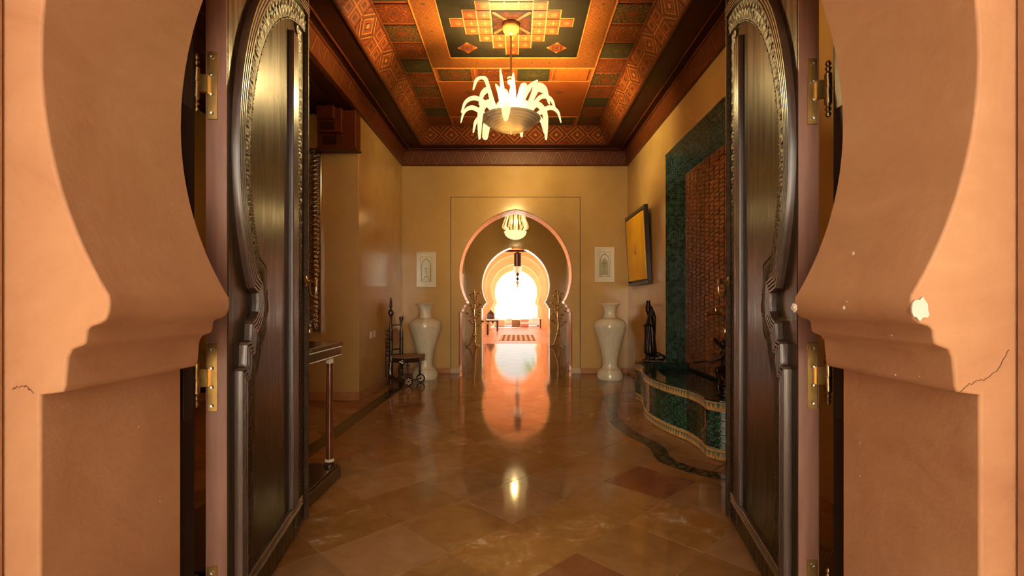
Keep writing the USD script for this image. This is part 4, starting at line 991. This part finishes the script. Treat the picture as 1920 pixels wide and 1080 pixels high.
s2 = thing('statue', 'small bronze dancing figure with wild hair and staff, on the near fountain rim', 'statue', (1.665, 3.83, RH + .006))
body = blob([[(0, .0, .225, .034), (0, 0, .26, .036)], [(0, 0, .25, .034), (-.005, 0, .33, .040)], [(-.005, -.035, .345, .024), (-.005, .035, .345, .024), (0, 0, .30, .036)], [(-.005, 0, .35, .018), (-.012, 0, .378, .014)],
             [(-.016, 0, .398, .025), (-.018, 0, .414, .025)], [(-.044, 0, .403, .005), (-.032, 0, .408, .010)],
             [(0, -.02, .22, .028), (-.075, -.03, .205, .022)], [(-.075, -.03, .205, .022), (-.055, -.03, .10, .014)], [(-.055, -.03, .10, .014), (-.09, -.03, .092, .010)],
             [(0, .02, .22, .028), (.05, .03, .15, .021)], [(.05, .03, .15, .021), (.015, .03, .075, .014)], [(.015, .03, .072, .013), (-.03, .03, .068, .009)],
             [(-.005, -.045, .345, .020), (-.06, -.06, .305, .015)], [(-.06, -.06, .305, .015), (-.125, -.03, .275, .011)], [(-.125, -.03, .275, .012), (-.145, -.025, .272, .010)],
             [(-.005, .045, .345, .020), (.02, .095, .37, .015)], [(.02, .095, .37, .015), (-.03, .10, .425, .011)], [(-.03, .10, .425, .012), (-.045, .095, .442, .010)],
             [(0, .0, .20, .045), (.02, .01, .15, .035)]], .010, 4)
P(s2, 'body', body, 'bronze', 60)
q = random.Random(4)
P(s2, 'hair', cat([tube(smooth_curve([(-.01, 0, .415), (.01 + .03 * q.random(), q.uniform(-.03, .03), .44), (.03 + .04 * q.random(), q.uniform(-.06, .06), q.uniform(.38, .46))], 7), [.012, .011, .010, .009, .007, .005, .003], 6) for _ in range(14)]), 'bronze', 60)
P(s2, 'staff', tube([(-.27, -.05, .262), (.10, .04, .292)], .006, 8), 'bronze')
P(s2, 'drape', cat([tube(smooth_curve([(.02, .02 * k, .24), (.05, .03 * k, .18), (.085, .035 * k, .12 + .02 * k)], 8), [.018, .02, .02, .018, .015, .012, .008, .003], 8) for k in (-2, -1, 0, 1, 2)]), 'bronze', 60)
P(s2, 'plinth', cat([lathe([(0, 0), (.062, 0), (.060, .012), (.045, .02), (.042, .045), (.05, .055), (.050, .066), (0, .066)], 24), tube([(-.065, -.03, .05), (-.065, -.03, .10)], .010, 8)]), 'bronze', 30)

# ------------------------------------------------------------------ chandeliers
ch = thing('chandelier', 'lit glass chandelier of curved horns round a ridged shallow bowl, hanging from the painted medallion', 'chandelier', (-.053, 4.80, 0))
zr = 3.03
prof = [(0, zr - .124), (.006, zr - .124)]
for k in range(1, 61):
    a = k / 60
    prof.append((.292 * a, zr - .122 * (1 - a ** 2.0) + .0036 * math.sin(a * 2 * PI * 11)))
prof += [(.297, zr + .006), (.290, zr + .008)] + [(.282 * (1 - k / 8), zr + .012 - .118 * (1 - (1 - k / 8) ** 2)) for k in range(1, 9)]
P(ch, 'bowl', lathe(prof, 72), 'ridged_glass', 50, label='smoky ridged glass bowl')
P(ch, 'finial', lathe([(0, zr - .155), (.008, zr - .15), (.012, zr - .14), (.007, zr - .13), (.012, zr - .122), (0, zr - .118)], 14), 'lit_glass_amber')
P(ch, 'canopy', lathe([(0, 3.86), (.022, 3.862), (.05, 3.878), (.078, 3.91), (.088, 3.945), (.086, 3.975), (.08, 3.985), (0, 3.986)], 32), 'amber_glass', 50, label='amber glass dome at the ceiling')
P(ch, 'stem', lathe([(0, 3.05), (.018, 3.05), (.018, 3.32), (.010, 3.34), (.010, 3.43), (.017, 3.45), (.009, 3.47), (.009, 3.86), (0, 3.861)], 16), 'amber_glass')
P(ch, 'stem_knop', lathe([(0, 3.385), (.03, 3.39), (.036, 3.41), (.03, 3.43), (.04, 3.44), (.036, 3.47), (.02, 3.50), (0, 3.51)], 20), 'amber_glass')
def horn(az, pts, r0, r1=.006, mat='lit_glass', name='horn'):
    a = math.radians(az); p = smooth_curve([(r * math.cos(a), r * math.sin(a), z) for r, z in pts], 22)
    u = np.linspace(0, 1, 22)
    rad = r0 * np.minimum(.7 + 1.0 * u, 1.0) * np.clip((1.03 - u) / .62, 0, 1) ** .5 + r1 * .3
    P(ch, name, tube(p, rad, 12, .5, .05), mat, 50)
# azimuth 270 points to the doors; lower tier curls out and down, middle tier arches, upper tier stands up
for az, dz, rr, w_ in ((181, 0, .50, .036), (359, .0, .50, .036), (75, .0, .43, .04), (40, .0, .46, .036), (150, -.02, .46, .034)):
    horn(az, [(.20, zr + .01), (.28, zr + .06), (.385 * rr / .5, zr + .115 + dz), (.465 * rr / .5, zr + .075 + dz), (rr, zr - .035 + dz)], w_)
for az, rr, tip in ((229, .43, -.31), (264, .40, -.17), (316, .45, -.31), (134, .40, -.09)):
    horn(az, [(.24, zr + .0), (.30, zr + .06), (.37, zr + .04), (rr, zr - .08), (rr + .01, zr + tip)], .052)
for az, dz, rr in ((168, .02, .52), (205, .13, .40), (14, .04, .47), (335, .06, .40), (60, .05, .40), (112, .05, .42), (150, .13, .38), (20, .12, .42)):
    horn(az, [(.15, zr + .03), (.24, zr + .14 + dz), (.35 * rr / .5, zr + .225 + dz), (.45 * rr / .5, zr + .20 + dz), (rr, zr + .09 + dz)], .038)
for az, top, lean in ((217, 3.50, .13), (285, 3.45, .09), (325, 3.31, .19), (350, 3.40, .27), (15, 3.34, .20), (75, 3.44, .14), (110, 3.40, .18), (150, 3.42, .18)):
    horn(az, [(.09, zr + .02), (.10, zr + .15), (.09 + (lean - .09) * .5, zr + .30), (lean, top)], .056, .003)
for k in range(3):
    a = k * 2.1
    b = P(ch, 'bulb', ball((.07 * math.cos(a), .07 * math.sin(a), 3.16), .032, 2, (1, 1, 1.4)), 'bulb_glow', 50)
bulb('/World/chandelier_light', (-.053, 4.80, 3.20), .06, LAMP, WARM)
c2h = thing('chandelier', 'lit glass chandelier with upturned tendrils above a round bowl, seen through the first arch', 'chandelier', (-.02, 11.0, 0))
zb = 2.64
P(c2h, 'bowl', lathe([(0, zb)] + [(.245 * math.sin(k / 14 * PI / 2), zb + .16 * (1 - math.cos(k / 14 * PI / 2))) for k in range(1, 15)] + [(.262, zb + .168), (.25, zb + .182), (.0, zb + .13)], 40, lobes=lambda a, z: 1 + .012 * np.cos(a * 16)), 'lit_glass', 50)
for k in range(12):
    a = k * 2 * PI / 12 + .1
    dq = .02 * (k % 2)
    p = smooth_curve([(r * math.cos(a), r * math.sin(a), z) for r, z in ((.20, zb + .18), (.215, zb + .22), (.285 - dq, zb + .27), (.275 - dq, zb + .36), (.225 - dq, zb + .50), (.215, zb + .66), (.25, zb + .85))], 24)
    P(c2h, 'tendril', tube(p, np.linspace(.022, .012, 24), 8), 'lit_glass' if k % 2 else 'lit_glass_amber', 50)
for k in range(5):
    a = k * 2 * PI / 5
    p = smooth_curve([(r * math.cos(a), r * math.sin(a), z) for r, z in ((.10, zb + .15), (.12, zb + .3), (.09, zb + .5), (.11, zb + .85))], 18)
    P(c2h, 'tendril', tube(p, np.linspace(.03, .014, 18), 8), 'lit_glass_amber', 50)
P(c2h, 'stem', lathe([(0, zb + .1), (.014, zb + .1), (.014, 3.70), (.07, 3.71), (.07, 3.739), (0, 3.739)], 16), 'amber_glass')
bulb('/World/passage_light', (-.02, 11.0, 3.05), .05, LAMP2, WARM)
# ------------------------------------------------------------------ furnishings of the hall
vase_px = [(118, 915), (126, 900), (128, 872), (120, 846), (110, 826), (107, 821), (108, 815), (98, 809), (84, 800), (75, 788), (72, 768), (72, 748), (75, 742), (75, 736), (73, 730), (80, 690), (88, 655), (104, 590), (120, 530), (138, 475), (152, 432), (160, 398), (161, 376), (155, 352), (140, 332), (116, 316), (82, 306), (70, 300), (69, 294), (64, 280), (60, 262), (60, 240), (63, 215), (70, 196), (82, 180), (98, 168), (101, 162), (99, 158), (92, 158), (84, 166), (72, 180), (58, 200), (54, 240), (0, 245)]
vs = 1.185 / (915 - 158)
vprof = [(0, 0)] + [((r * vs), (915 - y) * vs) for r, y in vase_px]
va = thing('vase', 'tall cream glazed baluster vase beside the carved chair with the wheel', 'vase', (-1.432, 7.55, 0), group=None)
P(va, 'body', lathe(vprof[:4] + vprof[4:], 64), 'celadon', 40)
copy_of(va, (1.465, 7.50, 0), 35, 'tall cream glazed baluster vase near the painting and the fountain')
# framed drawings on the far wall
def ngon(pts, T, t, mat, parent, name):
    P(parent, name, extrude(Polygon(pts), t, T), mat, False)
def arch_print(x, z, label):
    t = thing('framed_print', label, 'picture', (x, YB, z))
    w, h = .162, .295
    T = frame((0, -.014, 0), (1, 0, 0), (0, 0, 1), (0, -1, 0))
    P(t, 'frame', extrude(sbox(-w, -h, w, h).difference(sbox(-w + .016, -h + .016, w - .016, h - .016)), .022, frame((0, 0, 0), (1, 0, 0), (0, 0, 1), (0, -1, 0))), 'print_frame', False)
    P(t, 'paper', bx(-w + .015, w - .015, -.014, -.001, -h + .015, h - .015), 'print_paper', False)
    a = [(math.cos(q) * .075, .05 + math.sin(q) * .12) for q in np.linspace(0, PI / 2.3, 9)]
    arc = LineString([(.075, -.20)] + a + [(0, .185)] + [(-x_, z_) for x_, z_ in a[::-1]] + [(-.075, -.20)])
    fr_ = LineString([(-.095, -.205), (-.095, .215), (.095, .215), (.095, -.205), (-.095, -.205)])
    P(t, 'drawing', extrude(unary_union([arc.buffer(.006), fr_.buffer(.0025), LineString([(-.03, .02), (.03, .02), (0, .02), (0, -.06)]).buffer(.005), LineString([(-.05, -.19), (-.02, -.12), (.03, -.12), (.05, -.19)]).buffer(.004)]), .0006, T), 'print_ink', False, label='ink drawing of a keyhole arch')
    P(t, 'wash', extrude(Polygon([(-.06, -.18), (-.06, .04), (0, .12), (.06, .04), (.06, -.18)]), .0003, T), 'print_wash' if x > 0 else 'print_paper', False)
    P(t, 'nail', ball((0, -.006, h + .055), .006, 1), 'iron')
    P(t, 'glazing', bx(-w + .016, w - .016, -.0185, -.0165, -h + .016, h - .016), 'picture_glass', False)
arch_print(-1.522, 1.755, 'pale framed arch drawing hung above the vase next to the carved chair')
arch_print(1.492, 1.84, 'pale framed arch drawing hung above the vase close to the fountain')
# yellow painting on the fountain wall, leaning out at the top
pt = thing('painting', 'leaning yellow canvas with a small orange sail, in a dark box frame', 'painting', (HR, 7.20, 2.01))
ph, pw = .50, .53
lean = math.radians(3)
T = frame((-.075, 0, 0), (0, -1, 0), (-math.sin(lean), 0, math.cos(lean)), (-math.cos(lean), 0, -math.sin(lean)))
def pm(m):
    m = m.copy(); m.apply_transform(T)
    if np.linalg.det(T[:3, :3]) < 0: m.invert()
    return m
P(pt, 'frame', pm(cat([bx(-pw - .05, pw + .05, -ph - .05, -ph, -.035, .022, .004), bx(-pw - .05, pw + .05, ph, ph + .05, -.035, .022, .004), bx(-pw - .05, -pw, -ph, ph, -.035, .022, .004), bx(pw, pw + .05, -ph, ph, -.035, .022, .004), bx(-pw, pw, -ph, ph, -.03, -.02)])), 'dark_frame')
P(pt, 'canvas', pm(bx(-pw + .03, pw - .03, -ph + .02, ph - .02, -.019, .030, .004)), 'yellow_canvas')
P(pt, 'painted_sail', pm(extrude(unary_union([Polygon([(-.04, -.09), (.05, -.09), (.0, .10)]), Polygon([(-.07, -.1), (-.045, -.09), (-.02, .0)])]), .001, frame((0, 0, .0302), (1, 0, 0), (0, 1, 0), (0, 0, 1)))), 'orange_paint', False)
# the tall silver mirror in the recess
mi = thing('mirror', 'tall mirror in a broad embossed silver frame on the recess wall', 'mirror', (-2.93, 5.88, 1.955))
mw, mh, fw = .555, 1.115, .17
P(mi, 'glass', bx(-mw + fw - .01, mw - fw + .01, -.03, -.02, -mh + fw - .01, mh - fw + .01), 'mirror_glass', False)
P(mi, 'backing', bx(-mw + .01, mw - .01, -.02, -.004, -mh + .01, mh - .01), 'dark_frame', False)
def emboss(s, q):
    return .035 + .035 * np.sin(PI * np.clip(q / fw, 0, 1)) ** .6 + .010 * np.sin(2 * PI * s / .055) * np.sin(3 * PI * q / fw)
loopm = [(-mw, -mh), (mw, -mh), (mw, mh), (-mw, mh)]
for k in range(4):
    a, b = np.array(loopm[k]), np.array(loopm[(k + 1) % 4]); d = (b - a) / np.linalg.norm(b - a); nn = np.array([-d[1], d[0]]); Lk = np.linalg.norm(b - a)
    nu, nt = int(Lk / .009), 14
    qs = np.linspace(.012, fw, nt); g = []
    for q in qs:
        ss = np.linspace(q, Lk - q, nu); w_ = emboss(ss, q) if q not in (qs[0], qs[-1]) else np.full(nu, .02)
        xy = a + d * ss[:, None] + nn * q; g.append(np.column_stack([xy[:, 0], -w_ - .004, xy[:, 1]]))
    m = trimesh.Trimesh(np.stack(g, 1).reshape(-1, 3), grid_faces(nu, nt), process=False)
    if m.face_normals[:, 1].mean() > 0: m.invert()
    P(mi, 'frame', m, 'silver', 50)
P(mi, 'outer_edge', cat([bx(-mw - .004, -mw + .014, -.05, -.004, -mh, mh, .004), bx(mw - .014, mw + .004, -.05, -.004, -mh, mh, .004), bx(-mw, mw, -.05, -.004, -mh - .004, -mh + .014, .004), bx(-mw, mw, -.05, -.004, mh - .014, mh + .004, .004)]), 'bright_silver', label='plain bright outer edge of the frame')
studs = [ball((sx * (mw - .05), -.062, z), .017, 1, (1, .6, .7)) for sx in (-1, 1) for z in np.arange(-mh + .1, mh - .08, .062)]
P(mi, 'stud_row', cat(studs), 'bright_silver', 50, kind='stuff')
# console table behind the open door
cn = thing('console_table', 'dark inlaid console table on slim rosewood columns behind the open door', 'table')
X0, X1, Y0, Y1 = -1.72, -1.205, 1.95, 3.30
P(cn, 'top', bx(X0 - .015, X1 + .012, Y0 - .015, Y1 + .012, .908, .932, .005), 'console_wood')
P(cn, 'apron', bx(X0, X1, Y0, Y1, .832, .908, .004), 'console_wood')
bd = [ball((X1 + .001, y, z), .0042, 1) for z in (.898, .842) for y in np.arange(Y0 + .01, Y1, .0135)] + [ball((x, Y1 + .001, z), .0042, 1) for z in (.898, .842) for x in np.arange(X0 + .01, X1, .0135)]
P(cn, 'inlay_beads', cat(bd), 'ivory', False, kind='stuff', label='rows of small ivory inlay beads')
P(cn, 'plinth', cat([bx(X0, X1, Y0, Y1, .0, .085, .006), bx(X0 + .012, X1 - .012, Y0 + .012, Y1 - .012, .085, .100, .004)]), 'console_wood')
for x in (X0 + .055, X1 - .055):
    for y in (Y0 + .06, Y1 - .06):
        lg = P(cn, 'leg', lathe([(0, .145), (.0235, .145), (.0245, .30), (.0235, .55), (.0205, .79), (0, .79)], 20, (x, y, 0)), 'rosewood', 50)
        P(lg, 'collar', lathe([(0, .79), (.022, .79), (.026, .80), (.024, .812), (.027, .825), (.027, .832), (0, .832)], 20, (x, y, 0), lobes=lambda a, z: 1 + .05 * np.cos(a * 10)), 'ivory', 40)
        P(lg, 'collar', lathe([(0, .128), (.028, .128), (.029, .136), (.025, .146), (0, .146)], 20, (x, y, 0), lobes=lambda a, z: 1 + .06 * np.cos(a * 10)), 'ivory', 40)
        P(lg, 'foot', lathe([(0, .10), (.04, .10), (.04, .11), (.032, .118), (.034, .128), (0, .128)], 20, (x, y, 0)), 'console_wood', 40)
tr = thing('trinket', 'small bright glass bud on the console top', 'ornament', (-1.36, 3.10, .932))
P(tr, 'body', lathe([(0, 0), (.018, 0), (.02, .004), (.008, .012), (.014, .025), (.016, .035), (.008, .048), (.010, .055), (0, .057)], 20), 'bright_silver', 40)
# carved chair with tall finials and little wheels in the corner
cc = thing('carved_chair', 'low dark carved chair with tall turned finials and spoked wheels in the corner', 'chair', (-1.70, 7.12, 0))
def post(x, y, prof):
    return lathe(prof, 16, (x, y, 0))
p1 = post(-.165, .02, [(0, 0), (.032, 0), (.032, .30), (.028, .62), (.034, .64), (.022, .66), (.026, .74), (.030, .80), (.014, .86), (.017, .99), (.020, 1.0), (.042, 1.03), (.042, 1.06), (.020, 1.09), (.012, 1.10), (.022, 1.14), (.018, 1.20), (.006, 1.27), (0, 1.28)])
p2 = post(-.035, .12, [(0, 0), (.030, 0), (.030, .30), (.027, .62), (.032, .66), (.022, .68), (.027, .74), (.014, .82), (.018, .90), (.030, .945), (.032, .97), (.026, .985), (0, .99)])
P(cc, 'back_post', p1, 'chair_wood'); P(cc, 'back_post', p2, 'chair_wood')
for z in np.arange(.42, .80, .062):
    P(cc, 'back_rung', tube([(-.25, -.02, z), (-.165, .02, z)], .018, 8), 'chair_wood')
P(cc, 'back_post', post(-.25, -.02, [(0, 0), (.028, 0), (.026, .60), (.026, .64), (.018, .70), (.022, .78), (.014, .80), (0, .805)]), 'chair_wood')
ov = lathe([(0, -.012), (.055, -.012), (.058, 0), (.055, .012), (0, .012)], 28); ov.apply_scale((1, 2.25, 1)); ov.apply_transform(frame((-.10, .065, .69), (.8, .6, 0), (0, 0, 1), (.6, -.8, 0))); P(cc, 'oval', ov, 'chair_seat', 40, label='pale oval panel in the chair back')
for z in (.50, .86, .42):
    P(cc, 'back_rail', tube([(-.165, .02, z), (-.035, .12, z)], .012 if z < .8 else .008, 8), 'chair_wood')
P(cc, 'seat', extrude(Polygon([(-.05, -.20), (.10, -.26), (.28, -.13), (.30, .16), (-.05, .26), (-.16, .05)]).buffer(.02), .022, frame((0, 0, .395), (1, 0, 0), (0, 1, 0), (0, 0, 1))), 'chair_seat', False)
P(cc, 'seat_apron', extrude(Polygon([(-.05, -.20), (.10, -.26), (.28, -.13), (.30, .16), (-.05, .26), (-.16, .05)]).buffer(.012), .065, frame((0, 0, .33), (1, 0, 0), (0, 1, 0), (0, 0, 1))), 'chair_wood', False)
q = random.Random(9)
P(cc, 'pearl_inlay', cat([ball((.06 + .17 * k / 16 * 1.0 - .02, -.262 + .12 * max(0, k / 16 - .35) + .004 * 0, .352 + q.uniform(-.02, .02)), .012, 1, (1.2, .5, .8)) for k in range(17)]), 'pearl', False, label='mother of pearl inlay on the seat front', kind='stuff')
P(cc, 'curved_brace', tube(smooth_curve([(-.13, -.14, .33), (-.125, -.15, .15), (-.03, -.19, .075), (.10, -.22, .08)], 18), .03, 10), 'chair_wood')
P(cc, 'curved_brace', tube(smooth_curve([(.09, -.24, .33), (.02, -.22, .24), (.04, -.22, .14), (.12, -.22, .09)], 18), .02, 10), 'chair_wood')
for x, y in ((.14, -.20), (.25, .10)):
    P(cc, 'leg', lathe([(0, .08), (.014, .08), (.014, .15), (.022, .17), (.014, .19), (.016, .27), (.024, .29), (.018, .33), (0, .33)], 14, (x, y, 0)), 'chair_wood')
def wheel(x, y):
    r = .066
    a = np.linspace(0, 2 * PI, 33)
    w_ = P(cc, 'wheel', tube(np.column_stack([x + (r - .010) * np.cos(a), np.full(33, y), r + (r - .010) * np.sin(a)]), .010, 8), 'chair_wood')
    for k in range(8):
        b = k * PI / 4
        P(w_, 'spoke', tube([(x + .012 * math.cos(b), y, r + .012 * math.sin(b)), (x + .05 * math.cos(b), y, r + .05 * math.sin(b))], [.004, .007], 6), 'pearl')
    P(w_, 'hub', ball((x, y - .004, r), .015, 2, (1, .8, 1)), 'chair_wood')
wheel(.155, -.245); wheel(.27, .06)
P(cc, 'axle', tube([(.155, -.245, .066), (.27, .06, .066)], .010, 8), 'chair_wood')
P(cc, 'axle', tube([(.14, -.20, .085), (.10, -.22, .08)], .016, 8), 'chair_wood')
# white light switch on the polished wall
for y, z, lab in ((6.36, .765, 'white wall switch plate nearer the mirror recess'), (6.52, .77, 'white wall switch plate nearer the carved chair')):
    sw = thing('switch', lab, 'switch', (HL, y, z))
    P(sw, 'plate', bx(0, .008, -.04, .04, -.045, .045, .003), 'white_plastic'); P(sw, 'rocker', bx(.008, .011, -.022, .022, -.028, .028, .001), 'white_plastic')
# leafy brass candelabra before the second arch
def candelabra(x, y, label, seed):
    t = thing('candelabrum', label, 'candelabrum', (x, y, 0))
    q = random.Random(seed)
    P(t, 'stem', tube(smooth_curve([(0, 0, .28), (.012, 0, .6), (-.010, 0, .9), (.006, 0, 1.2), (0, 0, 1.45)], 30), np.linspace(.028, .014, 30), 8), 'aged_brass')
    P(t, 'knop', lathe([(0, .26), (.03, .27), (.055, .30), (.06, .34), (.04, .38), (.02, .40), (.035, .43), (.02, .46), (0, .47)], 18), 'aged_brass', 40)
    for k in range(3):
        a = k * 2 * PI / 3 - PI / 2 + .5
        P(t, 'foot', tube(smooth_curve([(r * math.cos(a), r * math.sin(a), z) for r, z in ((.01, .30), (.06, .24), (.10, .10), (.17, .03), (.235, .024))], 16), np.linspace(.022, .016, 16), 8), 'aged_brass')
    for k in range(15):
        a = k * 2.4; z = .56 + k * .06; L = .20 - .006 * k + q.uniform(-.03, .03)
        end = np.array([L * math.cos(a), L * math.sin(a), z + .07 + q.uniform(0, .05)])
        br = P(t, 'branch', tube(smooth_curve([(0, 0, z - .02), end * [.5, .5, 0] + [0, 0, z + .01], end], 9), .009, 6), 'aged_brass')
        P(br, 'leaf', cat([ball(end * [.6, .6, 0] + [0, 0, z + .03], .042, 1, (1, 1, .5)), ball(end + [0, 0, .012], .055, 1, (1, 1, .5))]), 'aged_brass', 40)
    P(t, 'candle_cup', lathe([(0, 1.44), (.02, 1.44), (.03, 1.47), (.028, 1.48), (.012, 1.482), (.010, 1.54), (0, 1.542)], 14), 'aged_brass')
candelabra(1.13, 12.9, 'leafy brass candelabrum standing on the lantern side of the second arch', 1)
candelabra(-1.13, 12.9, 'leafy brass candelabrum standing on the low-table side of the second arch', 2)

# ------------------------------------------------------------------ the arcade and garden beyond
rg = thing('rug', 'striped flat runner on the arcade floor', 'rug', (.03, 16.2, -.002))
for k in range(14):
    P(rg, 'stripe', bx(-.58 + k * .083, -.58 + (k + 1) * .083, -1.1, 1.5, 0, .008), 'rug_dark' if k % 2 else 'rug_light', False)
def lantern(x, y, ztop, L, label, r=.085, top=None):
    t = thing('hanging_lantern', label, 'lantern', (x, y, 0))
    if top:
        P(t, 'rod', tube([(0, 0, ztop - .01), (0, 0, top)], .008, 6), 'iron')
    P(t, 'cap', lathe([(0, ztop - .07), (r * 1.5, ztop - .07), (r * 1.45, ztop - .05), (r * .7, ztop - .02), (.012, ztop), (0, ztop)], 20), 'iron')
    for k in range(6):
        a = k * PI / 3 + .3
        P(t, 'tube', tube([(r * math.cos(a), r * math.sin(a), ztop - .07), (r * math.cos(a), r * math.sin(a), ztop - L)], .034, 10), 'iron' if k % 2 else 'rosewood')
    P(t, 'glass', lathe([(0, ztop - L - .17), (r * .8, ztop - L - .17), (r * 1.4, ztop - L - .14), (r * 1.45, ztop - L), (0, ztop - L)], 20), 'white_paint', 40, label='pale glass cup')
    for k in range(3):
        P(t, 'pendant', cat([tube([(0, 0, ztop - L - .17 - .14 * k), (0, 0, ztop - L - .17 - .14 * (k + 1))], .006, 6), ball((0, 0, ztop - L - .25 - .15 * k), .05 - .008 * k, 2)]), 'iron' if k < 2 else 'brass')
lantern(.045, 15.235, 2.80, .46, 'dark hanging lantern of metal tubes just beyond the second arch')
lantern(.045, 19.235, 2.80, .40, 'dark hanging lantern farther along the arcade', .06, 3.2)
def small_table(x, y, w, h, top, legs, label, arches=True):
    t = thing('side_table', label, 'table', (x, y, 0))
    P(t, 'top', bx(-w / 2, w / 2, -w / 2, w / 2, h - .05, h, .01), top)
    for sx in (-1, 1):
        for sy in (-1, 1):
            P(t, 'leg', bx(sx * w / 2, sx * (w / 2 - .05), sy * w / 2, sy * (w / 2 - .05), 0, h - .05), legs, False)
        if arches:
            P(t, 'skirt', extrude(sbox(-w / 2, h - .22, w / 2, h - .05).difference(unary_union([affinity.scale(__import__('shapely').geometry.Point(c * w / 3.2, h - .22).buffer(.09), 1, 1.4) for c in (-1, 0, 1)])), .02, frame((0, sx * (w / 2 - .03), 0), (1, 0, 0), (0, 0, 1), (0, -1, 0))), legs, False)
    return t
small_table(-1.08, 20.3, .62, .50, 'white_paint', 'iron', 'white topped low table with iron arches under the dark pointed lantern')
small_table(1.42, 22.3, .62, .48, 'white_paint', 'iron', 'white topped low table across the gallery carrying a tall dark lantern')
small_table(-1.24, 17.9, .40, .45, 'tan_cloth', 'iron', 'dark iron stool standing nearest the second arch', False)
def table_lantern(x, y, z, r, h, label):
    t = thing('lantern', label, 'lantern', (x, y, z))
    P(t, 'body', lathe([(0, 0), (r, 0), (r * 1.05, h * .12), (r * .95, h * .5), (r * .55, h * .72), (r * .15, h * .86), (r * .16, h * .92), (0, h)], 8), 'iron', False)
    P(t, 'pane', cat([bx(-r * .35, r * .35, -r * 1.0, -r * .96, h * .16, h * .46), ]), 'rosewood', False)
table_lantern(-1.08, 20.3, .50, .17, .40, 'dark pointed lantern on the white table')
table_lantern(1.42, 22.3, .48, .19, .62, 'tall dark pointed lantern on the white table across the gallery')
fv = thing('lantern', 'big dark glass floor lantern half hidden by the second arch', 'lantern', (1.36, 18.6, 0))
P(fv, 'frame', cat([lathe([(0, 0), (.17, 0), (.17, .04), (.1, .10), (.15, .16), (0, .17)], 8), lathe([(0, .62), (.17, .62), (.18, .68), (.12, .86), (.05, 1.0), (0, 1.04)], 8)] + [tube([(.15 * math.cos(a), .15 * math.sin(a), .15), (.155 * math.cos(a), .155 * math.sin(a), .64)], .014, 6) for a in np.arange(8) * PI / 4]), 'blue_glass', False)
P(fv, 'glass', lathe([(0, .17), (.135, .17), (.14, .40), (.135, .62), (0, .62)], 8), 'clear_cup', False)
jr = thing('vase', 'dark slender jar with pale neck on the iron stool', 'vase', (-1.26, 17.9, .45))
P(jr, 'body', lathe([(0, 0), (.11, 0), (.13, .08), (.11, .25), (.07, .36), (.05, .42)], 20), 'bronze', 40)
P(jr, 'neck', lathe([(0, .42), (.05, .42), (.085, .60), (.095, .75), (.05, .88), (0, .89)], 20), 'white_paint', 40)
dbn = thing('daybed', 'low pale daybed with cushions closing the end of the gallery', 'sofa', (0, 24.3, 0))
P(dbn, 'base', bx(-1.05, 1.15, -.35, .35, .05, .30, .02), 'white_paint'); P(dbn, 'mattress', bx(-1.05, 1.15, -.37, .37, .30, .44, .05), 'white_paint')
for x in (-1.0, 1.1):
    for y in (-.3, .3):
        P(dbn, 'foot', bx(x - .03, x + .03, y - .03, y + .03, 0, .05), 'iron', False)
for (x0, x1, h, mat, name, lab) in ((-1.08, -.55, .36, 'tan_cloth', 'pouffe', 'tan square pouffe at the stool end of the daybed'), (-.22, .18, .36, 'brown_cloth', 'pouffe', 'brown square pouffe in front of the daybed middle'), (.20, .62, .38, 'terracotta_cloth', 'pouffe', 'striped square pouffe beside the brown one')):
    t = thing(name, lab, 'pouffe', ((x0 + x1) / 2, 23.6, 0)); w_ = (x1 - x0) / 2
    if 'striped' in lab:
        for k in range(3):
            P(t, 'cushion', bx(-w_, w_, -.2, .2, k * h / 3, (k + 1) * h / 3 - .004, .02), ['terracotta_cloth', 'white_paint', 'tan_cloth'][k])
    else:
        P(t, 'cushion', bx(-w_, w_, -.2, .2, 0, h, .03), mat)
def palm(x, y, h, label, seed):
    q = random.Random(seed); t = thing('palm_tree', label, 'tree', (x, y, -.01))
    P(t, 'trunk', tube(smooth_curve([(0, 0, 0), (.05, 0, h * .5), (.12, .05, h)], 14), np.linspace(.22, .15, 14), 10), 'trunk_bark')
    for k in range(22):
        a = q.uniform(0, 2 * PI); L = q.uniform(1.8, 2.6); up = q.uniform(.2, 1.0)
        pts = smooth_curve([(.12, .05, h), (.12 + L * .4 * math.cos(a), .05 + L * .4 * math.sin(a), h + up), (.12 + L * math.cos(a), .05 + L * math.sin(a), h + up - 1.1)], 9)
        side = np.array([-math.sin(a), math.cos(a), 0]); wd = np.array([.02, .12, .2, .24, .24, .22, .18, .12, .03])
        v = np.concatenate([np.stack([pts[i] - side * wd[i] - [0, 0, wd[i] * .5], pts[i], pts[i] + side * wd[i] - [0, 0, wd[i] * .5]]) for i in range(9)])
        v = np.vstack([v, v - [0, 0, .01]])
        f = grid_faces(9, 3); P(t, 'frond', trimesh.Trimesh(v, np.vstack([f, f[:, ::-1] + 27]), process=False), 'leaf_green', False)
for (x, y, h, lab, sd) in ((-3.2, 38, 4.2, 'pale sunlit palm in the garden beyond the last arch, on the stool side', 1), (2.4, 44, 5.0, 'pale sunlit palm deep in the garden beyond the last arch', 2)):
    palm(x, y, h, lab, sd)
